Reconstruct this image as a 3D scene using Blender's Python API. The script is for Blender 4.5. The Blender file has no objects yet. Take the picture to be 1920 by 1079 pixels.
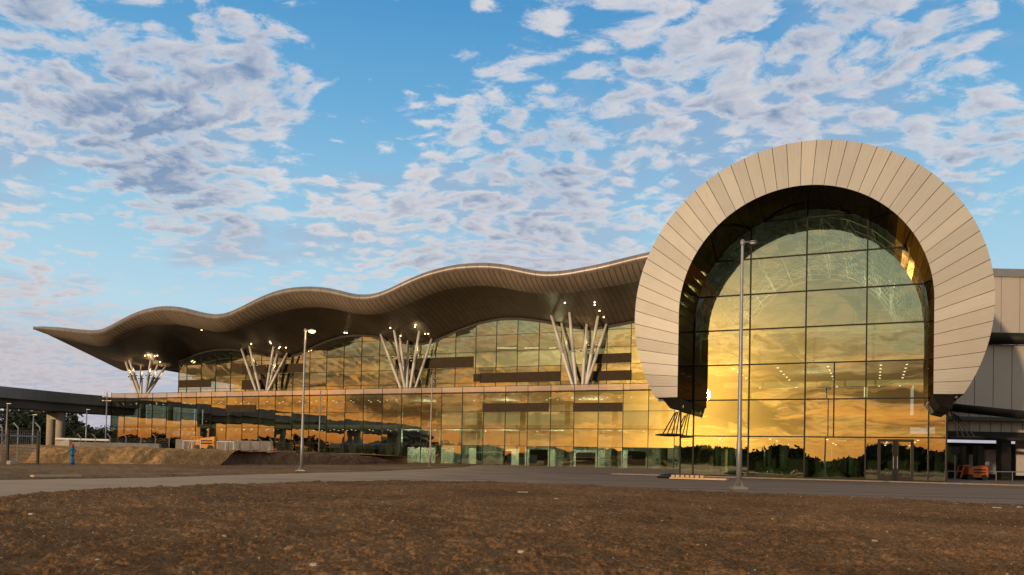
import bpy, math, random
import numpy as np
from mathutils import Vector, Matrix
from mathutils.bvhtree import BVHTree
random.seed(7)
S = bpy.context.scene
COL = S.collection
R = math.radians
# ------------------------------------------------------------------ camera
FPX, IW, IH = 1500.0, 1920.0, 1079.0
PITCH, ROLL = R(1.3), 0.022
CX, CY = 960.0, 829.0
CAM_H = 1.0
cam = bpy.data.cameras.new('camera'); camo = bpy.data.objects.new('camera', cam); COL.objects.link(camo)
CM = Matrix.Rotation(math.pi/2 + PITCH, 4, 'X') @ Matrix.Rotation(ROLL, 4, 'Z')
camo.matrix_world = Matrix.Translation((0, 0, CAM_H)) @ CM
cam.sensor_width = 36.0; cam.lens = FPX/IW*36.0
cam.shift_x = 0.0; cam.shift_y = (CY - IH/2)/IW
cam.clip_start = 0.1; cam.clip_end = 9000
S.camera = camo
C0 = Vector((0, 0, CAM_H)); CR = CM.to_3x3(); CRI = CR.transposed()
def ray(px, py):
    return (CR @ Vector(((px-CX)/FPX, -(py-CY)/FPX, -1.0))).normalized()
def proj(P):
    q = CRI @ (Vector(P) - C0)
    return CX + FPX*q.x/-q.z, CY - FPX*q.y/-q.z
def gnd(px, py, z=0.0):
    d = ray(px, py); t = (z - CAM_H)/d.z
    return C0 + d*t
def at(px, py, Y):
    d = ray(px, py); return C0 + d*(Y/d.y)
# facade frame: u to the right along the facade, v out of it towards the field
O = Vector((24.8, 133.0, 0)); U = Vector((0.9113, -0.4117, 0)).normalized(); V = Vector((-U.y*-1, 0, 0))
V = Vector((U.y, -U.x, 0)); ANG = math.atan2(U.y, U.x)
def W(u, v, z): return O + U*u + V*v + Vector((0, 0, z))
def onv(px, py, v):
    d = ray(px, py); n = V
    t = (v - (C0-O).dot(n))/d.dot(n)
    P = C0 + d*t; return (P-O).dot(U), P.z
def uz(px, py, v): return onv(px, py, v)
def zat(px, py, v): return onv(px, py, v)[1]
# ------------------------------------------------------------------ objects
WL = {}
def reg(o, loc): WL[o.name] = Vector(loc); return o
def tag(o, label=None, cat=None, group=None, kind=None):
    if label: o['label'] = label
    if cat: o['category'] = cat
    if group: o['group'] = group
    if kind: o['kind'] = kind
    return o
def empty(name, loc, label, cat, group=None):
    o = bpy.data.objects.new(name, None); COL.objects.link(o); o.location = loc
    o.empty_display_size = 0.3
    reg(o, loc); return tag(o, label, cat, group)
class MB:
    def __init__(s): s.v = []; s.f = []; s.uv = None; s.smooth = False
    def quad(s, a, b, c, d):
        n = len(s.v); s.v += [Vector(a), Vector(b), Vector(c), Vector(d)]; s.f.append((n, n+1, n+2, n+3)); return s
    def poly(s, pts):
        n = len(s.v); s.v += [Vector(p) for p in pts]; s.f.append(tuple(range(n, n+len(pts)))); return s
    def hexa(s, p):   # 8 points: bottom ring 0-3, top ring 4-7
        n = len(s.v); s.v += [Vector(q) for q in p]
        for f in ((3,2,1,0),(4,5,6,7),(0,1,5,4),(1,2,6,5),(2,3,7,6),(3,0,4,7)): s.f.append(tuple(n+i for i in f))
        return s
    def boxw(s, u0, u1, v0, v1, z0, z1):   # box in the facade frame
        return s.hexa([W(u0,v1,z0),W(u1,v1,z0),W(u1,v0,z0),W(u0,v0,z0),W(u0,v1,z1),W(u1,v1,z1),W(u1,v0,z1),W(u0,v0,z1)])
    def box(s, c, h, rz=0.0):
        c = Vector(c); m = Matrix.Rotation(rz, 3, 'Z'); p = []
        for z in (-1, 1):
            for x, y in ((-1,-1),(1,-1),(1,1),(-1,1)): p.append(c + m @ Vector((x*h[0], y*h[1], z*h[2])))
        return s.hexa(p)
    def tube(s, a, b, r0, r1=None, n=10, cap=True):
        a = Vector(a); b = Vector(b); r1 = r0 if r1 is None else r1
        d = (b-a).normalized(); x = d.orthogonal().normalized(); y = d.cross(x); k = len(s.v)
        for i in range(n):
            c, t = math.cos(2*math.pi*i/n), math.sin(2*math.pi*i/n)
            s.v.append(a + (x*c+y*t)*r0); s.v.append(b + (x*c+y*t)*r1)
        for i in range(n):
            j = (i+1) % n; s.f.append((k+2*i, k+2*j, k+2*j+1, k+2*i+1))
        if cap:
            s.f.append(tuple(k+2*i for i in reversed(range(n)))); s.f.append(tuple(k+2*i+1 for i in range(n)))
        return s
    def path(s, pts, r, n=8):
        for i in range(len(pts)-1): s.tube(pts[i], pts[i+1], r, r, n)
        return s
    def disc(s, c, r, nrm, n=14):
        nrm = Vector(nrm).normalized(); x = nrm.orthogonal().normalized(); y = nrm.cross(x)
        return s.poly([Vector(c)+(x*math.cos(2*math.pi*i/n)+y*math.sin(2*math.pi*i/n))*r for i in range(n)])
    def lathe(s, c, prof, n=16):
        c = Vector(c); k = len(s.v)
        for r, z in prof:
            for i in range(n): s.v.append(c + Vector((r*math.cos(2*math.pi*i/n), r*math.sin(2*math.pi*i/n), z)))
        for j in range(len(prof)-1):
            for i in range(n):
                a = k+j*n+i; b = k+j*n+(i+1) % n; s.f.append((a, b, b+n, a+n))
        s.f.append(tuple(k+i for i in reversed(range(n)))); s.f.append(tuple(k+(len(prof)-1)*n+i for i in range(n)))
        return s
    def build(s, name, mat, parent=None, smooth=False, bevel=0.0, loc=None):
        me = bpy.data.meshes.new(name)
        o = bpy.data.objects.new(name, me); COL.objects.link(o)
        if parent is not None:
            off = WL[parent.name]; o.parent = parent
        elif loc is not None: off = Vector(loc); o.location = off
        else: off = Vector((0, 0, 0))
        me.from_pydata([tuple(p-off) for p in s.v], [], s.f)
        if s.uv is not None:
            l = me.uv_layers.new(name='UVMap'); arr = np.zeros(len(me.loops)*2)
            vi = np.zeros(len(me.loops), dtype=np.int32); me.loops.foreach_get('vertex_index', vi)
            a = np.array(s.uv)[vi]; l.data.foreach_set('uv', a.ravel())
        if smooth: me.polygons.foreach_set('use_smooth', [True]*len(me.polygons))
        me.materials.append(mat); me.update()
        if bevel:
            b = o.modifiers.new('bevel', 'BEVEL'); b.width = bevel; b.segments = 2; b.limit_method = 'ANGLE'
        reg(o, off); return o
# ------------------------------------------------------------------ node helper
class NT:
    def __init__(s, nt): s.nt = nt; s.nt.nodes.clear()
    def n(s, t, ins=None, **kw):
        nd = s.nt.nodes.new(t)
        for k, v in kw.items(): setattr(nd, k, v)
        if ins:
            for k, v in ins.items():
                if isinstance(v, bpy.types.NodeSocket): s.nt.links.new(v, nd.inputs[k])
                else: nd.inputs[k].default_value = v
        return nd
    def m(s, op, a, b=None, c=None, clamp=False):
        ins = {0: a}
        if b is not None: ins[1] = b
        if c is not None: ins[2] = c
        return s.n('ShaderNodeMath', ins, operation=op, use_clamp=clamp).outputs[0]
    def vm(s, op, a, b=None, sc=None):
        ins = {0: a}
        if b is not None: ins[1] = b
        nd = s.n('ShaderNodeVectorMath', ins, operation=op)
        if sc is not None: 
            if isinstance(sc, bpy.types.NodeSocket): s.nt.links.new(sc, nd.inputs['Scale'])
            else: nd.inputs['Scale'].default_value = sc
        return nd.outputs['Value'] if op in ('DOT_PRODUCT', 'LENGTH') else nd.outputs[0]
    def ss(s, x, a, b, lo=0.0, hi=1.0, t='SMOOTHSTEP'):
        return s.n('ShaderNodeMapRange', {0: x, 1: a, 2: b, 3: lo, 4: hi}, interpolation_type=t).outputs[0]
    def mix(s, f, a, b, blend='MIX'):
        nd = s.n('ShaderNodeMix', data_type='RGBA', blend_type=blend)
        for k, v in ((0, f), (6, a), (7, b)):
            if isinstance(v, bpy.types.NodeSocket): s.nt.links.new(v, nd.inputs[k])
            else: nd.inputs[k].default_value = v if k == 0 else (*v, 1)[:4]
        return nd.outputs[2]
    def noise(s, vec, scale, detail=4, rough=0.5, dist=0.0, out=0):
        nd = s.n('ShaderNodeTexNoise', {'Scale': scale, 'Detail': detail, 'Roughness': rough, 'Distortion': dist})
        if vec is not None: s.nt.links.new(vec, nd.inputs['Vector'])
        return nd.outputs[out]
    def ramp(s, f, stops):
        nd = s.n('ShaderNodeValToRGB', {0: f}); e = nd.color_ramp.elements
        while len(e) < len(stops): e.new(0.5)
        for i, (p, c) in enumerate(stops): e[i].position = p; e[i].color = (*c, 1)
        return nd.outputs[0]
    def link(s, a, b): s.nt.links.new(a, b)
def newmat(name):
    m = bpy.data.materials.new(name); m.use_nodes = True; return m, NT(m.node_tree)
def pbr(name, col, rough=0.6, metal=0.0, var=0.15, vs=1.5, bump=0.0, bs=20.0, spec=0.5, emis=None, es=0.0, coord='Object'):
    m, t = newmat(name)
    tc = t.n('ShaderNodeTexCoord').outputs[coord]
    nz = t.noise(tc, vs, 5, 0.6)
    f = t.ss(nz, 0.3, 0.7, 1-var, 1+var, 'LINEAR')
    c = t.vm('SCALE', (*col[:3],), None, f)
    b = t.n('ShaderNodeBsdfPrincipled', {'Roughness': rough, 'Metallic': metal, 'Specular IOR Level': spec})
    t.link(c, b.inputs['Base Color'])
    if bump:
        bn = t.n('ShaderNodeBump', {'Strength': 1.0, 'Distance': bump, 'Height': t.noise(tc, bs, 5, 0.5)})
        t.link(bn.outputs[0], b.inputs['Normal'])
    if emis: b.inputs['Emission Color'].default_value = (*emis, 1); b.inputs['Emission Strength'].default_value = es
    t.link(b.outputs[0], t.n('ShaderNodeOutputMaterial').inputs[0]); return m
def emit(name, col, st):
    m, t = newmat(name); e = t.n('ShaderNodeEmission', {'Color': (*col, 1), 'Strength': st})
    t.link(e.outputs[0], t.n('ShaderNodeOutputMaterial').inputs[0]); return m
def glassmat(name, refl, trans, fac, bump=0.012, bs=0.35, pillow=False):
    m, t = newmat(name)
    tc = t.n('ShaderNodeTexCoord').outputs['Object']
    h = t.noise(tc, bs, 1.5, 0.5)
    if pillow:
        w = t.noise(tc, 0.9, 1, 0.4); h = t.m('ADD', h, t.m('MULTIPLY', w, 0.5))
    bn = t.n('ShaderNodeBump', {'Strength': 1.0, 'Distance': bump, 'Height': h}).outputs[0]
    g = t.n('ShaderNodeBsdfGlossy', {'Color': (*refl, 1), 'Roughness': 0.0}); t.link(bn, g.inputs['Normal'])
    tr = t.n('ShaderNodeBsdfTransparent', {'Color': (*trans, 1)})
    fr = t.n('ShaderNodeFresnel', {'IOR': 1.5}).outputs[0]
    f = t.m('ADD', fr, fac, clamp=True)
    mx = t.n('ShaderNodeMixShader'); t.link(f, mx.inputs[0]); t.link(tr.outputs[0], mx.inputs[1]); t.link(g.outputs[0], mx.inputs[2])
    t.link(mx.outputs[0], t.n('ShaderNodeOutputMaterial').inputs[0]); return m
M = {}
M['clad'] = pbr('aluminium_cladding', (0.37, 0.35, 0.325), 0.40, 0.25, 0.07, 0.45)
def clad_mat():
    m, t = newmat('aluminium_cladding'); uv = t.n('ShaderNodeUVMap').outputs[0]; sp = t.n('ShaderNodeSeparateXYZ', {0: uv}); oc = t.n('ShaderNodeTexCoord').outputs['Object']
    cell = t.n('ShaderNodeTexWhiteNoise', {'W': t.m('FLOOR', sp.outputs[0])}, noise_dimensions='1D')
    st_ = t.noise(t.n('ShaderNodeMapping', {0: uv, 'Scale': (6.0, 0.35, 1)}).outputs[0], 1.5, 4, 0.6)
    f = t.m('MULTIPLY', t.ss(cell.outputs[0], 0, 1, 0.955, 1.035, 'LINEAR'), t.ss(st_, 0.3, 0.7, 0.95, 1.05, 'LINEAR')); f = t.m('MULTIPLY', f, t.ss(t.noise(oc, 0.25, 4, 0.6), 0.3, 0.7, 0.95, 1.05, 'LINEAR'))
    b = t.n('ShaderNodeBsdfPrincipled', {'Roughness': 0.38, 'Metallic': 0.25}); t.link(t.vm('SCALE', (0.53, 0.49, 0.435), None, f), b.inputs['Base Color'])
    t.link(t.ss(cell.outputs[0], 0, 1, 0.33, 0.45, 'LINEAR'), b.inputs['Roughness'])
    bn = t.n('ShaderNodeBump', {'Strength': 1.0, 'Distance': 0.012, 'Height': t.noise(oc, 0.9, 2, 0.5)}); t.link(bn.outputs[0], b.inputs['Normal'])
    t.link(b.outputs[0], t.n('ShaderNodeOutputMaterial').inputs[0]); return m
M['clad'] = clad_mat()
M['clad_gap'] = pbr('panel_joint', (0.09, 0.07, 0.05), 0.8)
def lining_mat():
    m, t = newmat('dark_lining_panel'); di = t.n('ShaderNodeBsdfDiffuse', {'Color': (0.014, 0.012, 0.010, 1)}); gl_ = t.n('ShaderNodeBsdfGlossy', {'Color': (1.0, 0.72, 0.30, 1), 'Roughness': 0.07})
    mx = t.n('ShaderNodeMixShader', {0: 0.06}); t.link(di.outputs[0], mx.inputs[1]); t.link(gl_.outputs[0], mx.inputs[2]); t.link(mx.outputs[0], t.n('ShaderNodeOutputMaterial').inputs[0]); return m
M['lining'] = lining_mat()
M['shell'] = pbr('shell_sheet', (0.35, 0.31, 0.26), 0.5, 0.2)
M['frame'] = pbr('bronze_frame', (0.020, 0.016, 0.012), 0.6, 0.0, spec=0.2)
M['black'] = pbr('black_steel', (0.014, 0.012, 0.010), 0.55, 0.0, spec=0.3)
M['glass'] = glassmat('coated_glass', (0.92, 0.88, 0.68), (0.72, 0.80, 0.58), 0.42, 0.005)
M['glasslow'] = glassmat('coated_glass_lower', (0.90, 0.84, 0.66), (0.62, 0.70, 0.53), 0.43, 0.008)
M['glassring'] = glassmat('coated_glass_hall', (0.92, 0.89, 0.72), (0.64, 0.76, 0.54), 0.42, 0.007)
def rail_mat():
    m, t = newmat('balustrade_glass'); di = t.n('ShaderNodeBsdfDiffuse', {'Color': (0.62, 0.47, 0.42, 1)}); gl_ = t.n('ShaderNodeBsdfGlossy', {'Color': (0.9, 0.80, 0.76, 1), 'Roughness': 0.02}); tr = t.n('ShaderNodeBsdfTransparent', {'Color': (0.9, 0.78, 0.72, 1)})
    m1 = t.n('ShaderNodeMixShader', {0: 0.5}); t.link(tr.outputs[0], m1.inputs[1]); t.link(gl_.outputs[0], m1.inputs[2])
    m2 = t.n('ShaderNodeMixShader', {0: 0.5}); t.link(m1.outputs[0], m2.inputs[1]); t.link(di.outputs[0], m2.inputs[2]); t.link(m2.outputs[0], t.n('ShaderNodeOutputMaterial').inputs[0]); return m
M['rail'] = rail_mat()
M['band'] = pbr('louvre_panel', (0.055, 0.040, 0.026), 0.8, 0.0, spec=0.1)
M['white'] = pbr('white_steel', (0.72, 0.70, 0.66), 0.45, 0.0, 0.04)
M['strut'] = pbr('strut_paint', (0.66, 0.63, 0.59), 0.45, 0.1, 0.05)
M['slab'] = pbr('interior_slab', (0.34, 0.34, 0.30), 0.8)
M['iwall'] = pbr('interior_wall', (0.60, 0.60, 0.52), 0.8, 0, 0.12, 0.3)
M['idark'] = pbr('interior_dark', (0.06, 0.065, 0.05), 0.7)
M['icol'] = pbr('interior_column', (0.12, 0.17, 0.13), 0.6)
M['ifloor'] = pbr('interior_floor', (0.07, 0.07, 0.06), 0.35)
M['concrete'] = pbr('concrete', (0.21, 0.19, 0.17), 0.85, 0, 0.25, 0.8, 0.01, 6)
M['concrete_lt'] = pbr('pale_concrete', (0.42, 0.36, 0.29), 0.85, 0, 0.15, 2, 0.005, 12)
M['galv'] = pbr('galvanised_steel', (0.30, 0.29, 0.285), 0.45, 0.5, 0.12, 3)
M['lamp_on'] = emit('lit_lamp', (1.0, 0.60, 0.13), 9)
M['spot_on'] = emit('lit_spot', (1.0, 0.66, 0.28), 14)
M['down_on'] = emit('lit_downlight', (1.0, 0.85, 0.62), 3)
M['strip_on'] = emit('lit_strip', (1.0, 0.86, 0.55), 1.6)
# soffit: seams from the mesh's own UVs (metres)
def soffit_mat(name, col, rough, su, sv, dark=0.5, w=0.05, metal=0.0):
    m, t = newmat(name)
    uv = t.n('ShaderNodeUVMap').outputs[0]; sp = t.n('ShaderNodeSeparateXYZ', {0: uv})
    def line(x, s):
        fr = t.m('FRACT', t.m('DIVIDE', x, s)); d = t.m('ABSOLUTE', t.m('SUBTRACT', fr, 0.5))
        return t.ss(d, 0.5-w/s, 0.5-w/s*0.4)
    l = t.m('MAXIMUM', line(sp.outputs[0], su), t.m('MULTIPLY', line(sp.outputs[1], sv), 0.5))
    cell = t.n('ShaderNodeTexWhiteNoise', {0: t.n('ShaderNodeCombineXYZ', {0: t.m('FLOOR', t.m('DIVIDE', sp.outputs[0], su)), 1: t.m('FLOOR', t.m('DIVIDE', sp.outputs[1], sv))}).outputs[0]}, noise_dimensions='2D').outputs[0]
    f = t.m('MULTIPLY', t.ss(cell, 0, 1, 0.90, 1.08, 'LINEAR'), t.ss(t.noise(uv, 0.12, 4, 0.6), 0.3, 0.7, 0.85, 1.15, 'LINEAR'))
    f = t.m('MULTIPLY', f, t.m('SUBTRACT', 1.0, t.m('MULTIPLY', l, dark)))
    b = t.n('ShaderNodeBsdfPrincipled', {'Roughness': rough, 'Metallic': metal}); t.link(t.vm('SCALE', (*col,), None, f), b.inputs['Base Color'])
    t.link(b.outputs[0], t.n('ShaderNodeOutputMaterial').inputs[0]); return m
M['lip'] = soffit_mat('roof_edge_metal', (0.26, 0.225, 0.20), 0.38, 2.1, 50, 0.6, 0.06, 0.35)
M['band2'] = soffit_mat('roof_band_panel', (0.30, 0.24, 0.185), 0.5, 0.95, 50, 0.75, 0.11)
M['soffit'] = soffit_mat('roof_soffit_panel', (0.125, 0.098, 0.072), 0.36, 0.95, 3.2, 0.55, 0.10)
# earth materials
def earth(name, c1, c2, c3, bump, bs, speck=0.0, vs=0.8):
    m, t = newmat(name)
    tc = t.n('ShaderNodeTexCoord').outputs['Object']
    a = t.noise(tc, vs, 8, 0.65); b_ = t.noise(tc, vs*6, 8, 0.7)
    c = t.mix(t.ss(a, 0.38, 0.62), c1, c2); c = t.mix(t.ss(b_, 0.45, 0.7), c, c3)
    fine = t.noise(tc, vs*26, 7, 0.78)
    c = t.vm('SCALE', c, None, t.ss(fine, 0.34, 0.66, 0.45, 1.5, 'LINEAR'))
    c = t.vm('SCALE', c, None, t.ss(t.noise(tc, vs*0.22, 4, 0.6, 0.6), 0.35, 0.65, 0.74, 1.24, 'LINEAR'))
    if speck:
        vo = t.n('ShaderNodeTexVoronoi', {'Scale': 16.0, 'Vector': tc}, feature='F1')
        rnd = t.n('ShaderNodeSeparateColor', {0: vo.outputs['Color']}).outputs[0]
        k = t.m('MULTIPLY', t.ss(vo.outputs['Distance'], 0.22, 0.14), t.m('GREATER_THAN', rnd, 1-speck))
        c = t.mix(k, c, (0.42, 0.36, 0.28))
    b = t.n('ShaderNodeBsdfPrincipled', {'Roughness': 1.0, 'Specular IOR Level': 0.05}); t.link(c, b.inputs['Base Color'])
    bn = t.n('ShaderNodeBump', {'Strength': 1.0, 'Distance': bump, 'Height': t.noise(tc, bs, 6, 0.5)}); t.link(bn.outputs[0], b.inputs['Normal'])
    t.link(b.outputs[0], t.n('ShaderNodeOutputMaterial').inputs[0]); return m
M['field'] = earth('tilled_soil', (0.215, 0.112, 0.050), (0.180, 0.094, 0.042), (0.25, 0.150, 0.078), 0.035, 16, 0.03, 1.1)
M['lot'] = earth('rough_earth', (0.24, 0.14, 0.07), (0.18, 0.105, 0.052), (0.29, 0.185, 0.10), 0.05, 3, 0.0, 0.35)
M['bank'] = earth('sandy_bank', (0.50, 0.27, 0.10), (0.37, 0.20, 0.08), (0.54, 0.33, 0.14), 0.08, 1.4, 0.0, 0.3)
M['bank_dk'] = earth('clay_bank', (0.24, 0.135, 0.075), (0.17, 0.095, 0.055), (0.30, 0.18, 0.10), 0.08, 1.4, 0.0, 0.3)
M['plain'] = earth('far_ground', (0.12, 0.09, 0.045), (0.09, 0.08, 0.04), (0.15, 0.11, 0.06), 0.05, 1, 0.0, 0.05)
def asphalt():
    m, t = newmat('asphalt')
    tc = t.n('ShaderNodeTexCoord').outputs['Object']; sp = t.n('ShaderNodeSeparateXYZ', {0: tc})
    st = t.n('ShaderNodeMapping', {0: tc, 'Rotation': (0, 0, -ANG), 'Scale': (0.06, 0.9, 1)}).outputs[0]
    n1 = t.noise(tc, 0.25, 6, 0.6); n2 = t.noise(st, 1.0, 5, 0.6)
    dusty = t.ss(t.m('ADD', t.m('MULTIPLY', sp.outputs[0], -0.05), t.m('MULTIPLY', n1, 1.6)), 0.5, 1.6)
    c = t.mix(t.ss(n2, 0.35, 0.65), (0.17, 0.125, 0.095), (0.28, 0.205, 0.155))
    c = t.mix(dusty, c, (0.46, 0.33, 0.22))
    c = t.mix(t.ss(t.noise(tc, 2.5, 8, 0.7), 0.55, 0.75, 0, 0.5), c, (0.22, 0.16, 0.11))
    b = t.n('ShaderNodeBsdfPrincipled', {'Roughness': 1.0, 'Specular IOR Level': 0.05}); t.link(c, b.inputs['Base Color'])
    bn = t.n('ShaderNodeBump', {'Strength': 1.0, 'Distance': 0.006, 'Height': t.noise(tc, 25, 5, 0.5)}); t.link(bn.outputs[0], b.inputs['Normal'])
    t.link(b.outputs[0], t.n('ShaderNodeOutputMaterial').inputs[0]); return m
M['asphalt'] = asphalt()
M['paving'] = pbr('forecourt_paving', (0.17, 0.13, 0.11), 0.8, 0, 0.2, 0.8, 0.004, 15)
M['kerb'] = pbr('kerb_stone', (0.26, 0.2, 0.16), 0.8, 0, 0.2, 3)
# ------------------------------------------------------------------ sun and sky
SUN = Vector((-0.596, -0.835, 0.085)).normalized()
sl = bpy.data.lights.new('sun', 'SUN'); slo = bpy.data.objects.new('sun', sl); COL.objects.link(slo)
sl.energy = 2.7; sl.angle = R(0.9); sl.color = (1.0, 0.71, 0.44)
slo.rotation_euler = (-SUN).to_track_quat('-Z', 'Y').to_euler()
wd = bpy.data.worlds.new('World'); S.world = wd; wd.use_nodes = True
CLOUDS = [(160,50,250,.045),(60,150,120,.03),(470,130,110,.08),(560,200,70,.05),(300,150,100,.04),(60,260,120,.04),(170,290,150,.06),(350,330,130,.08),(470,250,90,.03),(620,320,90,.03),(380,420,90,.07),(440,450,50,.07),
          (110,400,90,-.08),(150,480,150,-.09),(330,540,130,-.09),(300,50,60,-.04),(760,30,130,-.15),(640,50,110,-.12),(650,130,90,-.10),(620,220,90,-.06),(700,280,70,-.04),(780,190,80,.02),(960,60,70,-.03),(930,280,110,.04),(1380,170,290,.05),(1640,60,270,.055),(1110,230,140,.04),
          (920,430,170,.10),(1060,480,130,.10),(760,390,110,.06),(620,430,120,.05),(560,530,120,-.02),(1890,470,130,-.12),(1860,310,80,.09),(1200,400,90,-.07),(60,640,150,.14),(250,640,100,.05),(1010,20,100,-.06),(1700,250,120,.02),(1130,340,60,.03),(40,420,60,.04),(130,380,50,.02)]
SHADES = [(230,70,230,.9),(540,150,80,.6),(250,290,140,.5),(330,400,130,.7),(440,450,50,.9),(1000,270,110,.7),(960,450,190,.7),(1700,60,230,.55),(1150,250,150,.5),(1870,320,80,.9),(1450,230,220,.35)]
def make_world():
    t = NT(wd.node_tree)
    d = t.n('ShaderNodeTexCoord').outputs['Generated']; sp = t.n('ShaderNodeSeparateXYZ', {0: d})
    x, y, z = sp.outputs; zc = t.m('MAXIMUM', z, 0.0)
    front = t.ramp(zc, [(0.0, (0.46, 0.42, 0.50)), (0.09, (0.46, 0.52, 0.62)), (0.17, (0.47, 0.68, 0.80)), (0.28, (0.31, 0.57, 0.76)), (0.40, (0.15, 0.41, 0.68)), (0.52, (0.065, 0.28, 0.58)), (0.70, (0.34, 0.34, 0.38)), (1.0, (0.50, 0.43, 0.38))])
    back = t.ramp(zc, [(0.0, (0.60, 0.16, 0.04)), (0.03, (0.85, 0.29, 0.05)), (0.065, (0.88, 0.44, 0.11)), (0.11, (0.48, 0.44, 0.25)), (0.18, (0.34, 0.42, 0.32)), (0.30, (0.25, 0.38, 0.36)), (0.5, (0.24, 0.32, 0.34)), (0.75, (0.42, 0.38, 0.34)), (1.0, (0.50, 0.43, 0.38))])  # both ramps: unseen zenith brightened and warmed to lift ambient light on the ground
    ls = t.vm('DOT_PRODUCT', d, (SUN.x, SUN.y, 0.0))
    w = t.ss(ls, -0.25, 0.70)
    base = t.mix(w, front, back)
    sky = t.n('ShaderNodeTexSky', sky_type='NISHITA', sun_disc=False, sun_elevation=math.asin(SUN.z), sun_rotation=math.atan2(SUN.x, SUN.y))
    # cloud layer on a flat ceiling above the place
    den = t.m('ADD', zc, 0.17)
    p = t.n('ShaderNodeCombineXYZ', {0: t.m('DIVIDE', x, den), 1: t.m('DIVIDE', y, den), 2: 0.0}).outputs[0]
    mp = t.n('ShaderNodeMapping', {0: p, 'Rotation': (0, 0, R(-24)), 'Scale': (1.0, 1.25, 1)}).outputs[0]
    warp = t.vm('SCALE', t.vm('SUBTRACT', t.noise(mp, 2.6, 3, 0.6, out=1), (0.5, 0.5, 0.5)), None, 0.20)
    pw = t.vm('ADD', mp, warp)
    def n2d(q, sc, dt, ro):
        return t.n('ShaderNodeTexNoise', {'Vector': q, 'Scale': sc, 'Detail': dt, 'Roughness': ro}, noise_dimensions='2D').outputs[0]
    def dens(q, dt):
        a = n2d(q, 11.0, dt, 0.66); b = n2d(q, 3.0, 1, 0.5)
        vo = t.n('ShaderNodeTexVoronoi', {'Scale': 15.0, 'Smoothness': 0.7, 'Vector': q}, feature='SMOOTH_F1', voronoi_dimensions='2D').outputs['Distance']
        puff = t.m('SUBTRACT', 0.62, t.m('MULTIPLY', vo, 1.15))
        f = t.m('ADD', t.m('MULTIPLY', a, 0.95), t.m('MULTIPLY', b, 0.45))
        return t.m('ADD', t.m('SUBTRACT', f, 0.212), t.m('MULTIPLY', puff, 0.34))
    n1 = dens(pw, 7); n2 = dens(t.vm('ADD', pw, (0.019, -0.027, 0)), 3)
    # broad cloud banks, by direction in the sky
    blobs = CLOUDS
    mask = None
    for px, py, r, a in blobs:
        c = ray(px, py); k = t.ss(t.vm('DOT_PRODUCT', d, tuple(c)), math.cos(r*1.3/FPX), 1.0, 0.0, a*0.98)
        mask = k if mask is None else t.m('ADD', mask, k)
    bm = t.m('SUBTRACT', t.m('MULTIPLY', t.ss(zc, 0.01, 0.06), 0.26), t.m('MULTIPLY', t.ss(zc, 0.12, 0.22), 0.31))
    mask = t.m('ADD', mask, t.m('MULTIPLY', w, bm))
    nn = t.m('ADD', n1, mask)
    cov = t.ss(nn, 0.49, 0.77)
    cov = t.m('MULTIPLY', cov, t.ss(z, -0.01, 0.05))
    thick = t.ss(nn, 0.60, 0.95)
    lit = t.m('ADD', 0.5, t.m('MULTIPLY', t.m('SUBTRACT', n1, n2), 2.2), clamp=True)
    sh = t.m('MULTIPLY', thick, t.m('SUBTRACT', t.ss(w, 0.0, 1.0, 1.15, 1.35), t.m('MULTIPLY', lit, 0.75)), clamp=True)
    sm = 0.0
    for px, py, r_, a_ in SHADES:
        sm = t.m('ADD', sm, t.ss(t.vm('DOT_PRODUCT', d, tuple(ray(px, py))), math.cos(r_*1.35/FPX), 1.0, 0.0, a_))
    shd = t.m('MULTIPLY', t.m('MULTIPLY', sm, 0.95), t.ss(nn, 0.52, 0.95))
    sh = t.m('ADD', sh, t.m('MULTIPLY', shd, t.m('SUBTRACT', 1.1, t.m('MULTIPLY', lit, 0.75))))
    sh = t.m('DIVIDE', sh, t.m('ADD', 1.0, t.m('MULTIPLY', sh, 0.35)), clamp=True)
    fl = t.mix(t.ss(zc, 0.1, 0.35), (0.68, 0.60, 0.60), (0.86, 0.79, 0.76)); fs = t.mix(t.ss(zc, 0.05, 0.4), (0.34, 0.37, 0.48), (0.19, 0.29, 0.46))
    bl = t.mix(t.ss(zc, 0.03, 0.20), (1.15, 0.48, 0.11), (0.66, 0.62, 0.42)); bs = t.mix(t.ss(zc, 0.05, 0.25), (0.08, 0.045, 0.022), (0.24, 0.22, 0.13))
    cc = t.mix(sh, t.mix(w, fl, bl), t.mix(w, fs, bs))
    veil = t.ss(t.m('ADD', n2d(mp, 1.9, 4, 0.6), t.m('MULTIPLY', mask, 1.6)), 0.50, 0.74, 0.0, 0.62)
    vcol = t.mix(w, t.mix(t.ss(zc, 0.1, 0.4), (0.45, 0.48, 0.57), (0.30, 0.42, 0.60)), (0.36, 0.38, 0.26))
    base = t.mix(t.m('MULTIPLY', veil, t.ss(w, 1.0, 0.0, 0.35, 1.0)), base, vcol)
    col = t.mix(t.m('MULTIPLY', cov, 0.86), base, cc)
    # long sunset stratus low behind the field
    sv = t.n('ShaderNodeCombineXYZ', {0: t.m('MULTIPLY', x, 2.6), 1: t.m('MULTIPLY', y, 2.6), 2: t.m('MULTIPLY', z, 17.0)}).outputs[0]
    s1 = t.noise(sv, 1.6, 7, 0.60, 0.9)
    hb = t.m('MULTIPLY', t.m('MULTIPLY', t.ss(z, 0.015, 0.06), t.ss(z, 0.17, 0.09)), w)
    col = t.mix(t.m('MULTIPLY', t.ss(s1, 0.45, 0.56), t.m('MULTIPLY', hb, 0.92)), col, (0.085, 0.045, 0.018))
    col = t.mix(t.m('MULTIPLY', t.ss(s1, 0.46, 0.38), t.m('MULTIPLY', hb, 0.80)), col, (1.35, 0.55, 0.10))
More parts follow.
